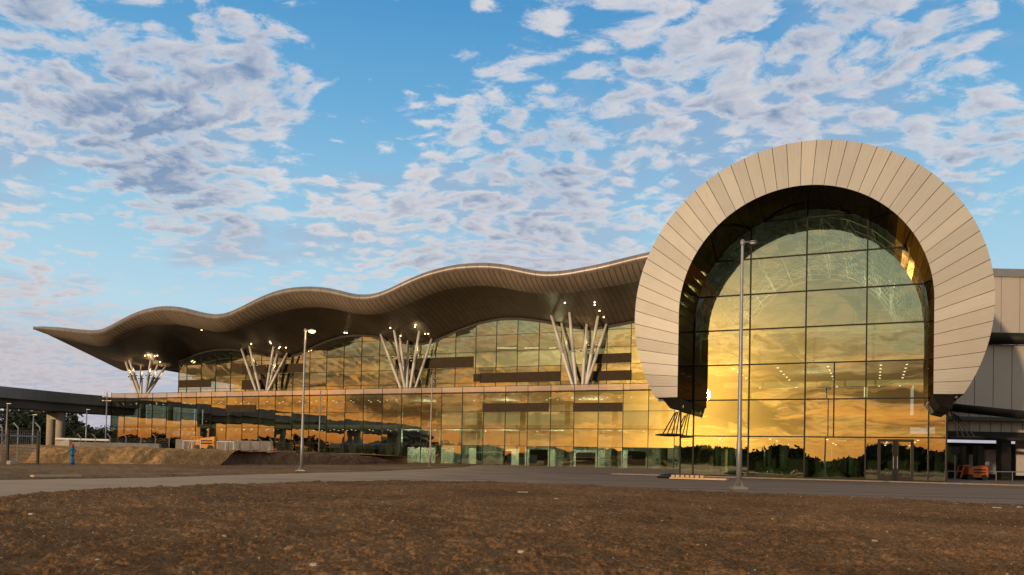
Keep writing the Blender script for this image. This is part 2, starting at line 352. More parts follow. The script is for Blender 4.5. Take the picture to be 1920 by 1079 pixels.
    # glow round the low sun
    ds = t.m('MAXIMUM', t.vm('DOT_PRODUCT', d, tuple(SUN)), 0.0)
    g = t.m('ADD', t.m('MULTIPLY', t.m('POWER', ds, 500.0), 4.5), t.m('MULTIPLY', t.m('POWER', ds, 90.0), 1.3))
    g = t.m('MULTIPLY', g, t.m('SUBTRACT', 1.0, t.m('MULTIPLY', t.m('MAXIMUM', t.m('MULTIPLY', t.ss(s1, 0.45, 0.56), hb), t.m('MULTIPLY', sh, w)), 0.55)))
    col = t.vm('ADD', col, t.vm('SCALE', (1.0, 0.56, 0.10), None, g))
    col = t.vm('ADD', col, t.vm('SCALE', sky.outputs[0], None, 0.003))
    low = t.ss(z, -0.02, 0.0)
    col = t.mix(low, (0.10, 0.075, 0.05), col)
    bg = t.n('ShaderNodeBackground', {'Strength': 1.0}); t.link(col, bg.inputs[0])
    t.link(bg.outputs[0], t.n('ShaderNodeOutputWorld').inputs[0])
make_world()
wd.cycles.sampling_method = 'MANUAL'; wd.cycles.sample_map_resolution = 512
# ------------------------------------------------------------------ numpy noise
_rng = np.random.RandomState(3); _tab = _rng.rand(512, 512)
def vnoise(x, y):
    xi = np.floor(x).astype(int); yi = np.floor(y).astype(int); fx = x-xi; fy = y-yi
    fx = fx*fx*(3-2*fx); fy = fy*fy*(3-2*fy)
    a = _tab[xi % 512, yi % 512]; b = _tab[(xi+1) % 512, yi % 512]; c = _tab[xi % 512, (yi+1) % 512]; d = _tab[(xi+1) % 512, (yi+1) % 512]
    return (a*(1-fx)+b*fx)*(1-fy)+(c*(1-fx)+d*fx)*fy
def fbm(x, y, o=4):
    s = 0; a = 0.5
    for i in range(o): s = s + a*vnoise(x*2**i+17*i, y*2**i-9*i); a *= 0.5
    return s
def bil(x, y): return 1-np.abs(2*vnoise(x, y)-1)*1.0
def gridmesh(name, X, Y, Z, mat, kind='structure'):
    r, c = X.shape; me = bpy.data.meshes.new(name)
    co = np.stack([X, Y, Z], -1).reshape(-1, 3)
    i = np.arange(r*c).reshape(r, c); q = np.stack([i[:-1, :-1], i[:-1, 1:], i[1:, 1:], i[1:, :-1]], -1).reshape(-1, 4)
    me.vertices.add(len(co)); me.vertices.foreach_set('co', co.ravel().astype(np.float32))
    me.loops.add(q.size); me.loops.foreach_set('vertex_index', q.ravel().astype(np.int32))
    me.polygons.add(len(q)); me.polygons.foreach_set('loop_start', np.arange(0, q.size, 4, dtype=np.int32))
    me.polygons.foreach_set('use_smooth', np.ones(len(q), dtype=bool))
    me.update(calc_edges=True); me.materials.append(mat)
    o = bpy.data.objects.new(name, me); COL.objects.link(o); o['kind'] = kind; return o
def struct(o): o['kind'] = 'structure'; return o
# ------------------------------------------------------------------ ground
struct(MB().quad((-4000,-4000,-.02),(4000,-4000,-.02),(4000,4000,-.02),(-4000,4000,-.02)).build('ground', M['plain']))
# field of broken soil; its far edge is given as bearing -> distance
edge = [(-400,955),(-100,938),(0,932),(70,925),(200,917),(350,911),(560,905),(740,902),(960,905),(1150,913),(1300,921),(1400,925),(1560,931),(1740,939),(1920,948),(2200,965)]
eb = []
for px, py in edge:
    P = gnd(px, py); eb.append((P.x/P.y, P.y))
eb.sort(); EX = np.array([a for a, _ in eb]); EY = np.array([b for _, b in eb])
def field():
    rows = 720; ys = 2.6*np.power(38/2.6, np.linspace(0, 1, rows)); ts = np.linspace(-1.0, 1.0, 1150)
    T, Yg = np.meshgrid(ts, ys); X = T*Yg
    j = (vnoise(X*3, Yg*3)-.5)*.06
    z = .045*(fbm(X*.4, Yg*.4)-.5) + .014*bil(X*1.9+5, Yg*2.3) + .028*bil(X*5.2, Yg*5.7)*vnoise(X*1.1+7, Yg*1.3) + .048*bil(X*10.5+3, Yg*11.2)*vnoise(X*3.1, Yg*3.3)*1.5 + .034*bil(X*21, Yg*22)*vnoise(X*6, Yg*7)*1.6 + .016*vnoise(X*37, Yg*39) + .010*vnoise(X*70, Yg*70)
    e = np.interp(T, EX, EY) + (fbm(X*1.3, Yg*.5)-.5)*2.0 + (vnoise(X*5, Yg*2)-.5)*.9
    k = np.clip((e-Yg)/1.2, -1, 1)
    z = np.where(k > 0, z*(.35+.65*k) - .05*(1-k), -.05 + k*.25)
    # long shallow tracks
    gridmesh('soil_field', X+j, Yg, z-.02, M['field'])
field()
def poly_px(name, pts, z, mat):
    return struct(MB().poly([gnd(a, b, z) for a, b in pts]).build(name, mat))
fa = [W(60, .4, 0), W(-3, .4, 0), W(-40, .4, 0)]
pts = [gnd(-300, 905), gnd(-300, 960), gnd(0, 965), gnd(500, 940), gnd(960, 940), gnd(1500, 960), gnd(1920, 985), gnd(2400, 1010), Vector((60, 14, 0)), Vector((110, 60, 0)), Vector((110, 110, 0)), W(62, .4, 0), W(-37, .4, 0)]
pts += [gnd(x, y) for x, y in ((870, 876), (800, 880), (700, 884.5), (560, 888), (440, 891), (300, 896), (120, 899), (0, 901))]
struct(MB().poly([Vector((p.x, p.y, .006)) for p in pts]).build('asphalt_road', M['asphalt']))
# rough lot behind the road on the left
def lot():
    ys = np.linspace(22, 150, 240); xs = np.linspace(-110, 14, 360); X, Yg = np.meshgrid(xs, ys)
    P = [gnd(x, y) for x, y in ((-300, 905), (0, 901), (120, 899), (300, 896), (440, 891), (560, 888), (700, 884.5), (800, 880), (870, 876))]
    lx = np.array([p.x for p in P]); ly = np.array([p.y for p in P])
    e = np.interp(X, lx, ly, right=150) + (fbm(X*.4, Yg*.4)-.5)*2.5
    k = np.clip((Yg-e)/2.0, -1, 1)
    z = .12*bil(X*.9, Yg*.9)*vnoise(X*.3, Yg*.3) + .07*bil(X*2.4, Yg*2.4) + .05*fbm(X*.2, Yg*.2)
    z = np.where(k > 0, z*k*.8, k*.3) - .015
    gridmesh('earth_lot', X, Yg, z, M['lot'])
lot()
# earth bank, left; foot and crest traced on the ground, flat top behind
def bank(name, foot, h, mat, seed, back=30.0):
    n = 460; k = 64
    F = [Vector((ray(x, 860).x/ray(x, 860).y*y, y, 0)) for x, y in foot]; X = np.zeros((k, n)); Yg = X.copy(); Z = X.copy()
    s = np.linspace(0, len(F)-1, n); ii = np.clip(s.astype(int), 0, len(F)-2); fr = s-ii
    fx = np.array([F[i].x*(1-f)+F[i+1].x*f for i, f in zip(ii, fr)]); fy = np.array([F[i].y*(1-f)+F[i+1].y*f for i, f in zip(ii, fr)])
    hh = np.interp(s, np.linspace(0, len(F)-1, len(h)), h)
    prof = [(-1.2, -.3), (0, 0), (.35, .12), (.8, .35), (1.3, .6), (1.9, .82), (2.5, .94), (3.2, 1.0), (5, 1.0), (9, 1.0), (16, 1.0), (back, 1.0), (back+.5, -.4)]
    pd = np.interp(np.linspace(0, len(prof)-1, k), range(len(prof)), [a for a, _ in prof]); pz = np.interp(np.linspace(0, len(prof)-1, k), range(len(prof)), [b for _, b in prof])
    for r in range(k):
        w = 1.2*(fbm(fx*.35+seed, fy*.35)-.5)*2 if 0 < r < k-1 else 0
        X[r] = fx + pd[r]*.15; Yg[r] = fy + pd[r] + w
        Z[r] = pz[r]*hh + (.38*(fbm(fx*.55+seed, Yg[r]*.55)-.45) + .12*(bil(fx*1.7+seed, Yg[r]*1.1)-.5) + .06*(vnoise(fx*5, Yg[r]*4)-.5))*(1 if pz[r] > 0 else 0)
    return gridmesh(name, X, Yg, Z, mat)
bank('earth_bank', [(-500,44),(-150,50),(0,54),(150,57),(300,61),(412,66)], [1.25,1.2,1.22,1.25,1.28,1.25], M['bank'], 1, 55)
bank('earth_bank', [(398,67),(470,72),(560,80),(640,90),(700,100)], [1.28,1.28,1.2,.8,0.05], M['bank_dk'], 9, 10)
# paving round the hall with a kerb
RU0 = onv(1275, 860, 64.6)[0]; RU1 = onv(1774, 860, 64.6)[0]
b = MB(); b.boxw(RU0-5, RU1+4.5, 8, 67.4, -.05, .045); struct(b.build('pavement', M['paving']))
b = MB(); b.boxw(RU0-5, RU1+4.5, 67.4, 67.65, -.05, .09); b.boxw(RU1+4.5, RU1+4.75, 45, 67.65, -.05, .09); struct(b.build('kerb', M['kerb']))
b = MB(); b.boxw(-90, 22, .3, 1.6, -.05, .05); struct(b.build('pavement', M['paving']))
# ------------------------------------------------------------------ terminal: roof curves
cA = [(62,613),(67,611),(107,613),(140,616.7),(173,619),(190,616),(207,608),(223,599),(240,590),(257,582.5),(273,577.5),(290,574.5),(307,573),(323,573.7),(340,576),(365,582.5),(390,588),(407,588.7),(423,585.4),(440,578.4),(465,566),(490,553.4),(515,544),(540,538.4),(574,536),(607,538),(640,545),(660,550.6),(682,551.7),(698,550),(723,541.7),(748.5,529),(773.5,517.5),(798.5,507.5),(823.5,501),(848.5,495),(882,492),(915,491.7),(940,494),(965,498.7),(990,504),(1007,507),(1028,508),(1057,506),(1090,500),(1123.5,493.4),(1157,485),(1190,476.7),(1215,471),(1260,462),(1320,452)]
cC = [(95,630),(140,641),(182,650),(198,650.5),(215,646),(240,631.7),(273,616.7),(307,609),(332,608.3),(357,613),(382,618.4),(407,623.4),(432,621.8),(457,615),(482,603.4),(507,591.7),(532,584),(565,577.5),(599,576.4),(632,580.5),(660,587.6),(682,591),(707,590),(732,585),(757,575),(782,563.4),(807,552.6),(840,542.6),(874,537.6),(907,536),(940,539),(973,546),(1007,551),(1040,551.5),(1073.5,549.3),(1107,543.4),(1140,538.4),(1174,532.6),(1195,527.6),(1260,512),(1330,500)]
cD = [(300,694),(320,684),(335,677),(355,668),(380,660),(405,655),(430,654),(452,656.5),(470,660),(490,664),(513,668),(530,669.5),(548,667),(570,659),(590,648.5),(610,640),(640,630.5),(665,627.6),(690,628.5),(710,631),(740,638.5),(765,643.5),(790,644.4),(807,641.8),(823.5,635),(848.5,623.5),(873.5,613.5),(899,605),(924,599.3),(948,596.5),(965,596.3),(990,598),(1023,602.6),(1048.5,608.5),(1073.5,612.6),(1098.5,615),(1123.5,614.3),(1157,608.5),(1187,602.7),(1260,590),(1340,586)]
cE = [(62,614),(65,618),(82,630),(107,641),(140,651.7),(173,661),(207,671),(233,678),(253,685),(273,689),(298,691.7),(334,693.3)]
def vA(px): return 15.5 + (8.0-15.5)*min(max((px-62)/1150.0, 0), 1)
def curve(c, vf):
    us, zs, vs = [], [], []
    for px, py in c:
        v = vf(px); u, z = onv(px, py, v); us.append(u); zs.append(z); vs.append(v)
    return np.array(us), np.array(zs), np.array(vs)
uA, zA, vvA = curve(cA, vA)
uC, zC, vvC = curve(cC, lambda p: vA(p)-4.2)
VG = -6.0
uD, zD, _ = curve(cD, lambda p: VG)
# left end of the roof: plan line from the tip back past the corner
uT, vT = uA[0], vvA[0]; uEnd, zEnd = onv(334, 693.3, -24.0)
uE, zE, vE = [], [], []
for px, py in cE:
    d = ray(px, py); a = W(uT, vT, 0); bq = W(uEnd, -24, 0); n = Vector((-(bq-a).y, (bq-a).x, 0))
    tt = (a-C0).dot(n)/d.dot(n); P = C0+d*tt; uE.append((P-O).dot(U)); vE.append((P-O).dot(V)); zE.append(P.z)
uE, vE, zE = map(np.array, (uE, vE, zE))
def smooth(xs, ys, n=3):
    y = np.interp(xs, *ys); k = np.ones(n)/n
    p = np.pad(y, n//2, mode='edge'); return np.convolve(p, k, 'valid')
NU = 420
us = uT + (uA[-1]-uT)*np.linspace(0, 1, NU)**1.0
ZA = smooth(us, (uA, zA), 9); VA = np.interp(us, uA, vvA)
ZC = smooth(us, (uC, zC), 9); VC = VA-4.2
ZD = smooth(us, (uD, zD), 9)
VEd = np.interp(us, uE, vE); ZEd = np.interp(us, uE, zE)
lipt = np.interp(us, [uT, uT+8, uT+30, us[-1]], [.7, 1.05, 1.25, 1.32])
dz_dD = np.interp(us, [uD[2], uD[2]+1], [0, 1])
secs_soff, secs_lip, secs_band = [], [], []
def lerp(a, b, t): return a+(b-a)*t
for i, u in enumerate(us):
    va, za, lt = VA[i], ZA[i], lipt[i]
    ve = VEd[i] if u < uEnd else -24.0; ze = ZEd[i] if u < max(uEnd, uD[2]) else None
    # depth available at this station before the left edge is met
    avail = max(va-ve, 0.02)
    k = min(1.0, avail/1.6)
    lip = [(u, va-1.2*k, za-.02), (u, va-.6*k, za), (u, va-.22*k, za-.14*lt), (u, va-.05*k, za-.36*lt), (u, va, za-.58*lt), (u, va-.08*k, za-.82*lt), (u, va-.3*k, za-lt)]
    secs_lip.append(lip)
    vl, zl = va-.3*k, za-lt
    vc, zc = VC[i], ZC[i]
    if ve > vc-0.3:                      # station ends before the crease
        vc = lerp(vl, ve, .75); zc = lerp(zl, ze, .62)
        vd, zd = lerp(vl, ve, .9), lerp(zl, ze, .85)
    elif ve > VG:
        vd, zd = lerp(vc, ve, .7), lerp(zc, ze, .68)
        if i and False: pass
    else:
        vd, zd = VG, ZD[i]
        if u < uD[2]:                     # left of the glass corner the height follows the edge line
            f = min(1, max(0, (VG-ve)/18.0)); zd = lerp(lerp(zc, ze, .8), ZD[i], f)
    secs_band.append([(u, lerp(vl, vc, s), lerp(zl, zc, s) - .25*math.sin(math.pi*s)*min(1, avail/6)) for s in (0, .12, .25, .4, .55, .7, .85, 1)])
    so = [(u, lerp(vc, vd, s), lerp(zc, zd, s) + .35*math.sin(math.pi*s)*min(1, (vc-vd)/8)) for s in np.linspace(0, 1, 13)]
    if ve > VG: so += [(u, lerp(vd, ve, s), lerp(zd, ze, s)) for s in (.33, .66, 1)]
    elif ze is not None: so += [(u, lerp(vd, ve, s), lerp(zd, ze, s)) for s in (.33, .66, 1)]
    else: so += [(u, lerp(vd, -24.0, s), zd + .3*s*(1-s)) for s in (.33, .66, 1)]
    secs_soff.append(so)
# blend heights along u so the left end has no jumps
for secs in (secs_soff, secs_band):
    a = np.array(secs)
    nl = int(NU*0.32)
    for _ in range(14):
        b_ = a.copy(); b_[1:nl, :, 1:] = (a[:nl-1, :, 1:]+a[1:nl, :, 1:]*2+a[2:nl+1, :, 1:])/4; 
        b_[1:nl, -1] = a[1:nl, -1] if secs is secs_soff else b_[1:nl, -1]; b_[1:nl, 0] = a[1:nl, 0] if secs is secs_band else b_[1:nl, 0]
        a = b_
    secs[:] = [list(map(tuple, r)) for r in a]
for i in range(NU): secs_soff[i][0] = secs_band[i][-1]
def sheet(secs, rev=False):
    b = MB(); b.uv = []; m = len(secs[0])
    for r in secs:
        acc = 0.0
        for j, (u, v, z) in enumerate(r):
            if j: acc += math.hypot(v-r[j-1][1], z-r[j-1][2])
            b.v.append(W(u, v, z)); b.uv.append((u+200, acc+1.6))
    for i in range(len(secs)-1):
        for j in range(m-1):
            a = i*m+j; b.f.append((a, a+m, a+m+1, a+1) if not rev else (a, a+1, a+m+1, a+m))
    return b
TB = empty('terminal_building', W(-60, 0, 0), 'long glass terminal with a wavy overhanging metal roof behind the forecourt', 'airport terminal')
def fin(o): return o
sb = sheet(secs_soff)
bvh = BVHTree.FromPolygons([tuple(p) for p in sb.v], [list(f) for f in sb.f])
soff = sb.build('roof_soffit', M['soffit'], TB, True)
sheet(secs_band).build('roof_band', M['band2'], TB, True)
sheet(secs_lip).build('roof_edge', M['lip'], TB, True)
top = []
for i, u in enumerate(us):
    ve = VEd[i] if u < uEnd else -24.0
    va = VA[i]-min(1.2, (VA[i]-ve)*.75)
    zt = ZA[i]-.02; zb = secs_soff[i][-1][2]
    top.append([(u, va, zt)] + [(u, lerp(va, ve, s), lerp(zt, zb, s*s)+.02) for s in (.25, .5, .75, 1)] + ([(u, -70.0, zb-2)] if u >= uEnd else [(u, ve-.01, zb)]))
sheet(top, True).build('roof', M['lip'], TB, True)
# ------------------------------------------------------------------ terminal: glazing
LX = [208.5,1265.0]; uL0 = onv(208.5, 770, 0)[0]; uL30 = onv(1265, 770, 0)[0]; MOD = (uL30-uL0)/30
ZR = [0.05, zat(1000,837,0), zat(1000,804,0), zat(1000,772,0), zat(1000,736,0)]
ZT = ZR[4]; ZRAIL = zat(1000,723,0)
uUc = onv(335, 710, VG)[0]
def wave_top(u): return float(np.interp(u, us, ZD))-.35
def panes(b, u0, u1, z0, z1, v, tl=0.0016, topf=None):
    """one pane, tilted a hair; thickness comes from a second face behind"""
    g = .03; a, c = random.gauss(0, tl), random.gauss(0, tl)
    hu, hz = (u1-u0)/2, (z1-z0)/2
    def P(u, z, sx, sz): return W(u, v+sx*a*hu+sz*c*hz, z)
    if topf is None: b.quad(P(u0+g,z0+g,-1,-1), P(u1-g,z0+g,1,-1), P(u1-g,z1-g,1,1), P(u0+g,z1-g,-1,1))
    else:
        n = 6; tp = [(u1-g-(u1-u0-2*g)*k/n) for k in range(n+1)]
        tz = [min(topf(q), z1-g) for q in tp]
        if max(tz) <= z0+g+.05: return
        b.poly([P(u0+g,z0+g,-1,-1), P(u1-g,z0+g,1,-1)]+[P(q,max(zz, z0+g+.01),1 if k < n/2 else -1,1) for k, (q, zz) in enumerate(zip(tp, tz))])
NM = 36
low = MB(); mul = MB()
for i in range(0, NM):
    u0 = uL0+MOD*i; u1 = u0+MOD
    for r in range(4): panes(low, u0, u1, ZR[r], ZR[r+1], 0.0, 0.0034)
for i in range(0, NM+1):
    u = uL0+MOD*i; mul.boxw(u-.045, u+.045, -.12, .07, 0, ZT)
for zz in ZR[:-1]: mul.boxw(uL0, uL0+MOD*NM, -.10, .055, zz-.035, zz+.035)
gl = low.build('lower_glazing', M['glasslow'], TB); mul.build('mullion_grid', M['frame'], gl)
# left end of the lower storeys
e = MB()
for k in range(5):
    for r in range(4): 
        z0, z1 = ZR[r], ZR[r+1]; e.quad(W(uL0,-k*5.0-.05,z0), W(uL0,-k*5.0-4.95,z0), W(uL0,-k*5.0-4.95,z1), W(uL0,-k*5.0-.05,z1))
e.build('end_glazing', M['glasslow'], TB)
s_ = MB(); s_.boxw(uL0-.4, uL0+MOD*NM, -34, -.14, ZT-.55, ZT-.02); s_.build('terrace_slab', M['concrete'], TB)
f_ = MB(); f_.boxw(uL0-.1, uL0+MOD*NM, -.1, .10, ZT-.02, ZT+.20); f_.build('terrace_fascia', M['frame'], TB)
rl = MB()
for i in range(NM): panes(rl, uL0+MOD*i, uL0+MOD*(i+1), ZT+.22, ZRAIL-.04, .06, 0.003)
ro = rl.build('balustrade', M['rail'], TB)
rp = MB(); rp.boxw(uL0, uL0+MOD*NM, .0, .12, ZRAIL-.05, ZRAIL+.03)
for i in range(NM+1): rp.boxw(uL0+MOD*i-.04, uL0+MOD*i+.04, -.02, .10, ZT+.2, ZRAIL-.05)
rp.build('handrail', M['frame'], ro)
# upper glazing under the wave
up = MB(); um = MB()
URZ = [ZT+.02, zat(1000,716,VG), zat(1000,687,VG), zat(1000,656.5,VG), zat(1000,625.5,VG), zat(1000,595,VG), zat(1000,565,VG), zat(1000,535,VG)]
uU_ref = onv(969.3, 700, VG)[0]; k0 = math.ceil((uUc-uU_ref)/MOD - .001)
cols = [uUc] + [uU_ref+MOD*k for k in range(k0, 14)]
if cols[1]-cols[0] < .6: cols.pop(1)
for a, c in zip(cols[:-1], cols[1:]):
    for r in range(7): panes(up, a, c, URZ[r], URZ[r+1], VG, 0.0030, wave_top)
for a in cols: um.boxw(a-.05, a+.05, VG-.14, VG+.07, ZT, wave_top(a)+.25)
for zz in URZ[1:]:
    runs = [u for u in np.linspace(cols[0], cols[-1], 400) if wave_top(u) > zz]
    st = None; prev = None; du = (cols[-1]-cols[0])/399
    for u in runs:
        if st is None: st = u
        elif u-prev > du*1.5: um.boxw(st, prev, VG-.1, VG+.055, zz-.035, zz+.035); st = u
        prev = u
    if st is not None: um.boxw(st, prev, VG-.1, VG+.055, zz-.035, zz+.035)
ug = up.build('upper_glazing', M['glass'], TB); um.build('mullion_grid', M['frame'], ug)
# dark head gap along the wave
hg = MB(); q = np.linspace(cols[0], cols[-1], 200)
for a, c in zip(q[:-1], q[1:]):
    za, zc = wave_top(a), wave_top(c)
    hg.hexa([W(a,VG+.10,za-.05),W(c,VG+.10,zc-.05),W(c,VG-.3,zc-.05),W(a,VG-.3,za-.05),W(a,VG+.10,za+.8),W(c,VG+.10,zc+.8),W(c,VG-.3,zc+.8),W(a,VG-.3,za+.8)])
hg.build('glazing_head', M['black'], TB)
# louvre panels in the glazing (traced on the facade)
for (x0, x1, y0, y1, v) in ((900,1050,700.5,714.5,VG),(1102,1184,664.8,680,VG),(1102,1184,696.5,713,VG),(742,888,674,689,VG),(888,902,702,716,VG),(454,572,686,698.5,VG),(454,512,713,730,VG),(335,396,713.5,726,VG),
                          (905,1029,757,772,0),(1075,1167,756,772,0),(424,480,760,772.5,0)):
    ua, z1 = onv(x0, y0, v); ub, z0 = onv(x1, y1, v)
    p = MB(); p.boxw(ua, ub, v+.02, v+.085, z0, z1); p.build('louvre_panel', M['band'], TB)
# interior: floors, columns, walls
it = MB(); it.boxw(uL0+.3, uL0+MOD*NM, -34, -1.0, -.02, .03); it.build('floor', M['ifloor'], TB)
it = MB(); it.boxw(uL0+.5, uL0+MOD*NM, -34, -3.0, ZR[2]-.1, ZR[2]+.75); it.build('floor_slab', M['slab'], TB)
it = MB(); it.boxw(uUc+1, cols[-1], -34, VG-3, URZ[2]-.1, URZ[2]+.5); it.build('floor_slab', M['slab'], TB)
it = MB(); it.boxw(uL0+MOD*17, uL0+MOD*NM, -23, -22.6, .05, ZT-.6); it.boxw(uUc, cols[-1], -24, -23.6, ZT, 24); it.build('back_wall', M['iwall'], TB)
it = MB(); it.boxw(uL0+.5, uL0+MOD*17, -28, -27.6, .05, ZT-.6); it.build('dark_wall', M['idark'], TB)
for a, c in ((17.2,19.6),(20.4,20.9),(22.2,24.5),(25.3,26.7),(27.4,28.4)):
    it = MB(); it.boxw(uL0+MOD*a, uL0+MOD*c, -8.6, -8.3, .05, ZR[1]-.4); it.build('partition', M['iwall'], TB)
for k in range(20, 30):
    if k % 3 == 0: continue
    it = MB(); it.boxw(uL0+MOD*(k+.06), uL0+MOD*(k+.94), -1.9, -1.8, ZR[1]+.3, ZR[2]-.35); it.build('interior_screen', M['iwall'], TB)
for i in range(1, NM, 2):
    u = uL0+MOD*(i+.45); b = MB(); b.tube(W(u,-3.4,.03), W(u,-3.4,ZT-.56), .55, .55, 18); b.build('column', M['icol'], TB, True)
for (a, c, z0) in ((24.1, 24.9, 3.0), (26.1, 26.9, 2.6), (28.2, 28.9, 3.0), (22.9, 23.3, 2.6)):
    b = MB(); u0 = uL0+MOD*a; u1 = uL0+MOD*c; b.boxw(u0, u1, -.2, -.14, .05, z0); d_ = b.build('door', M['frame'], TB)
dl = MB()
rr = random.Random(4)
for i in range(1, NM*2):
    u = uL0+MOD*i*.5
    for v, zz in ((-5, ZT-.62), (-9, ZT-.62), (-5.5, ZR[2]-.13), (-10, ZR[2]-.13)):
        if rr.random() < .55: dl.tube(W(u,v,zz), W(u,v,zz-.06), .16, .16, 8)
dl.build('downlights', M['down_on'], TB)['kind'] = 'stuff'
st_ = MB()
for px in (938, 950, 962, 990, 1003, 1036):
    for py, v in ((653, -12),):
        u, z = onv(px, py, v); st_.boxw(u-.7, u+.7, v-.1, v+.1, z-.07, z+.07)
st_.build('strip_lights', M['strip_on'], TB)['kind'] = 'stuff'
def ilight(u, v, z, e, sz=.5, c=(1.0, .90, .62)):
    l = bpy.data.lights.new('ceiling_lamp', 'POINT'); l.energy = e; l.color = c; l.shadow_soft_size = sz
    lo = bpy.data.objects.new('ceiling_lamp', l); COL.objects.link(lo); lo.location = W(u, v, z)
for k in (17.8, 20.2, 22.6, 25.0, 27.4): ilight(uL0+MOD*k, -4.4, 4.9, 1000, c=(.95, 1.0, .75))
for k in (18, 22, 26, 29): ilight(uL0+MOD*k, -9.5, 11.0, 1300)
for k in (17.5, 23.5, 28): ilight(uL0+MOD*k, -14, 20.3, 1700, .9)
# roof trusses behind the upper glazing
tr = MB()
for i in range(0, 60):
    u = cols[0]+1+i*(cols[-1]-cols[0]-2)/60; u2 = u+(cols[-1]-cols[0])/60
    z0, z1 = wave_top(u), wave_top(u2)
    for v0, v1 in ((-8.5, -11.5), (-12, -15)):
        tr.tube(W(u,v0,z0-.1), W(u2,v0,z1-.1), .05, .05, 5, False); tr.tube(W(u,v0,z0-1.5), W(u2,v0,z1-1.5), .05, .05, 5, False)
        tr.tube(W(u,v0,z0-.1), W(u2,v0,z1-1.5), .035, .035, 4, False); tr.tube(W(u,v0,z0-.1), W(u2,v1,z1-1.5), .035, .035, 4, False)
        tr.tube(W(u2,v0,z1-1.5), W(u2,v1,z1-.1), .032, .032, 4, False)
tr.build('roof_truss', M['white'], TB)
# ------------------------------------------------------------------ branching columns on the terrace
def soff_hit(px, py):
    d = ray(px, py); h = bvh.ray_cast(C0, d); return h[0]
tcols = [((262,734),(275,734),[(236,680),(243,676),(265,686),(283,675),(311,687),(296,684)]),
         ((487,730),(500,730),[(453,655),(468,650.5),(481,663),(513,651),(538,663),(520,664)]),
         ((758,726),(774,726),[(714,628),(739,620.5),(786,622),(809,637),(765,640),(750,634)]),
         ((1081,722),(1095,722),[(1034,593),(1053,607),(1068,587),(1121,594),(1137,609),(1100,609)])]
spots = []
for ci, (ba, bb, tops) in enumerate(tcols):
    tc_ = empty('branching_column', W(onv((ba[0]+bb[0])/2, ba[1], -3.4)[0], -3.4, ZT-.02), ['splayed pale steel struts at the far left roof tip, lamps lit','splayed pale steel struts behind the lit street lamp','splayed pale steel struts above the middle of the terrace','splayed pale steel struts beside the big ring'][ci], 'roof column', 'branching columns under the wavy roof')
    ub = onv((ba[0]+bb[0])/2, ba[1], -3.4)[0]
    b = MB(); b.lathe(W(ub, -3.4, ZT-.02), [(1.25,0),(1.25,.12),(1.0,.18),(.9,.18)], 20); b.build('base_plate', M['strut'], tc_)
    for k, (tx, ty) in enumerate(tops):
        h = soff_hit(tx, ty)
        if h is None: h = at(tx, ty, 150)
        fx = (tx-(ba[0]+bb[0])/2)/60.0
        bu = ub + max(-1, min(1, fx*1.6))*.85; bv = -3.4 + (.45 if k % 2 == 0 else -.25)
        b = MB(); P0 = W(bu, bv, ZT+.1); P1 = h + (h-P0).normalized()*.15
        b.tube(P0, P0.lerp(P1, .5), .25, .34, 14, False); b.tube(P0.lerp(P1, .5), P1, .34, .24, 14)
        s0 = b.build('strut', M['strut'], tc_, True)
        if k % 2 == (ci % 2) or ci == 0:
            Q = P0.lerp(P1, .60 if ty < 660 or ci < 1 else .55)
            b = MB(); b.tube(Q-U*.9, Q+U*.9, .05, .05, 6); b.tube(Q+U*.8, Q+U*.8+Vector((0,0,.25)), .13, .16, 10); b.tube(Q-U*.8, Q-U*.8+Vector((0,0,.25)), .13, .16, 10); b.build('lamp_bracket', M['frame'], s0)
            b = MB()
            for sx in (.8, -.8): b.disc(Q+U*sx+Vector((0,0,.262)), .13, (0, 0, 1))
            b.build('lamp', M['spot_on'], s0)
            spots.append((Q+U*.8+Vector((0,0,.35)), h, ci))
for k, (Q, h, ci) in enumerate(spots):
    if k % 2 and ci > 0: continue
    l = bpy.data.lights.new('uplight', 'SPOT'); l.energy = 700 if ci == 0 else 420; l.color = (1.0, .68, .32); l.spot_size = R(50); l.spot_blend = .8; l.shadow_soft_size = .12
    lo = bpy.data.objects.new('uplight', l); COL.objects.link(lo); lo.location = Q; lo.rotation_euler = (h-Q+V*.5).to_track_quat('-Z', 'Y').to_euler()
# added glowing studs, standing in for the uplights' reflected hot spots on the soffit
fp = MB()
for px, py in ((290,668),(295,667),(278,666),(272,667),(300,679),(506,641),(508,644),(471,645),(525,651),(523,653),(536,652),(779,609),(778,613),(732,615),(797,626),(803,626),(1059,568),(1115,567),(1115,572),(1124,583),(1132,595),(378,619),(646,624),(650,624.5),(751,630)):
    h = soff_hit(px, py)
    if h: fp.tube(h+Vector((0,0,.02)), h-Vector((0,0,.10)), .11, .11, 10)
fp.build('soffit_hotspots', M['spot_on'], TB)['kind'] = 'stuff'
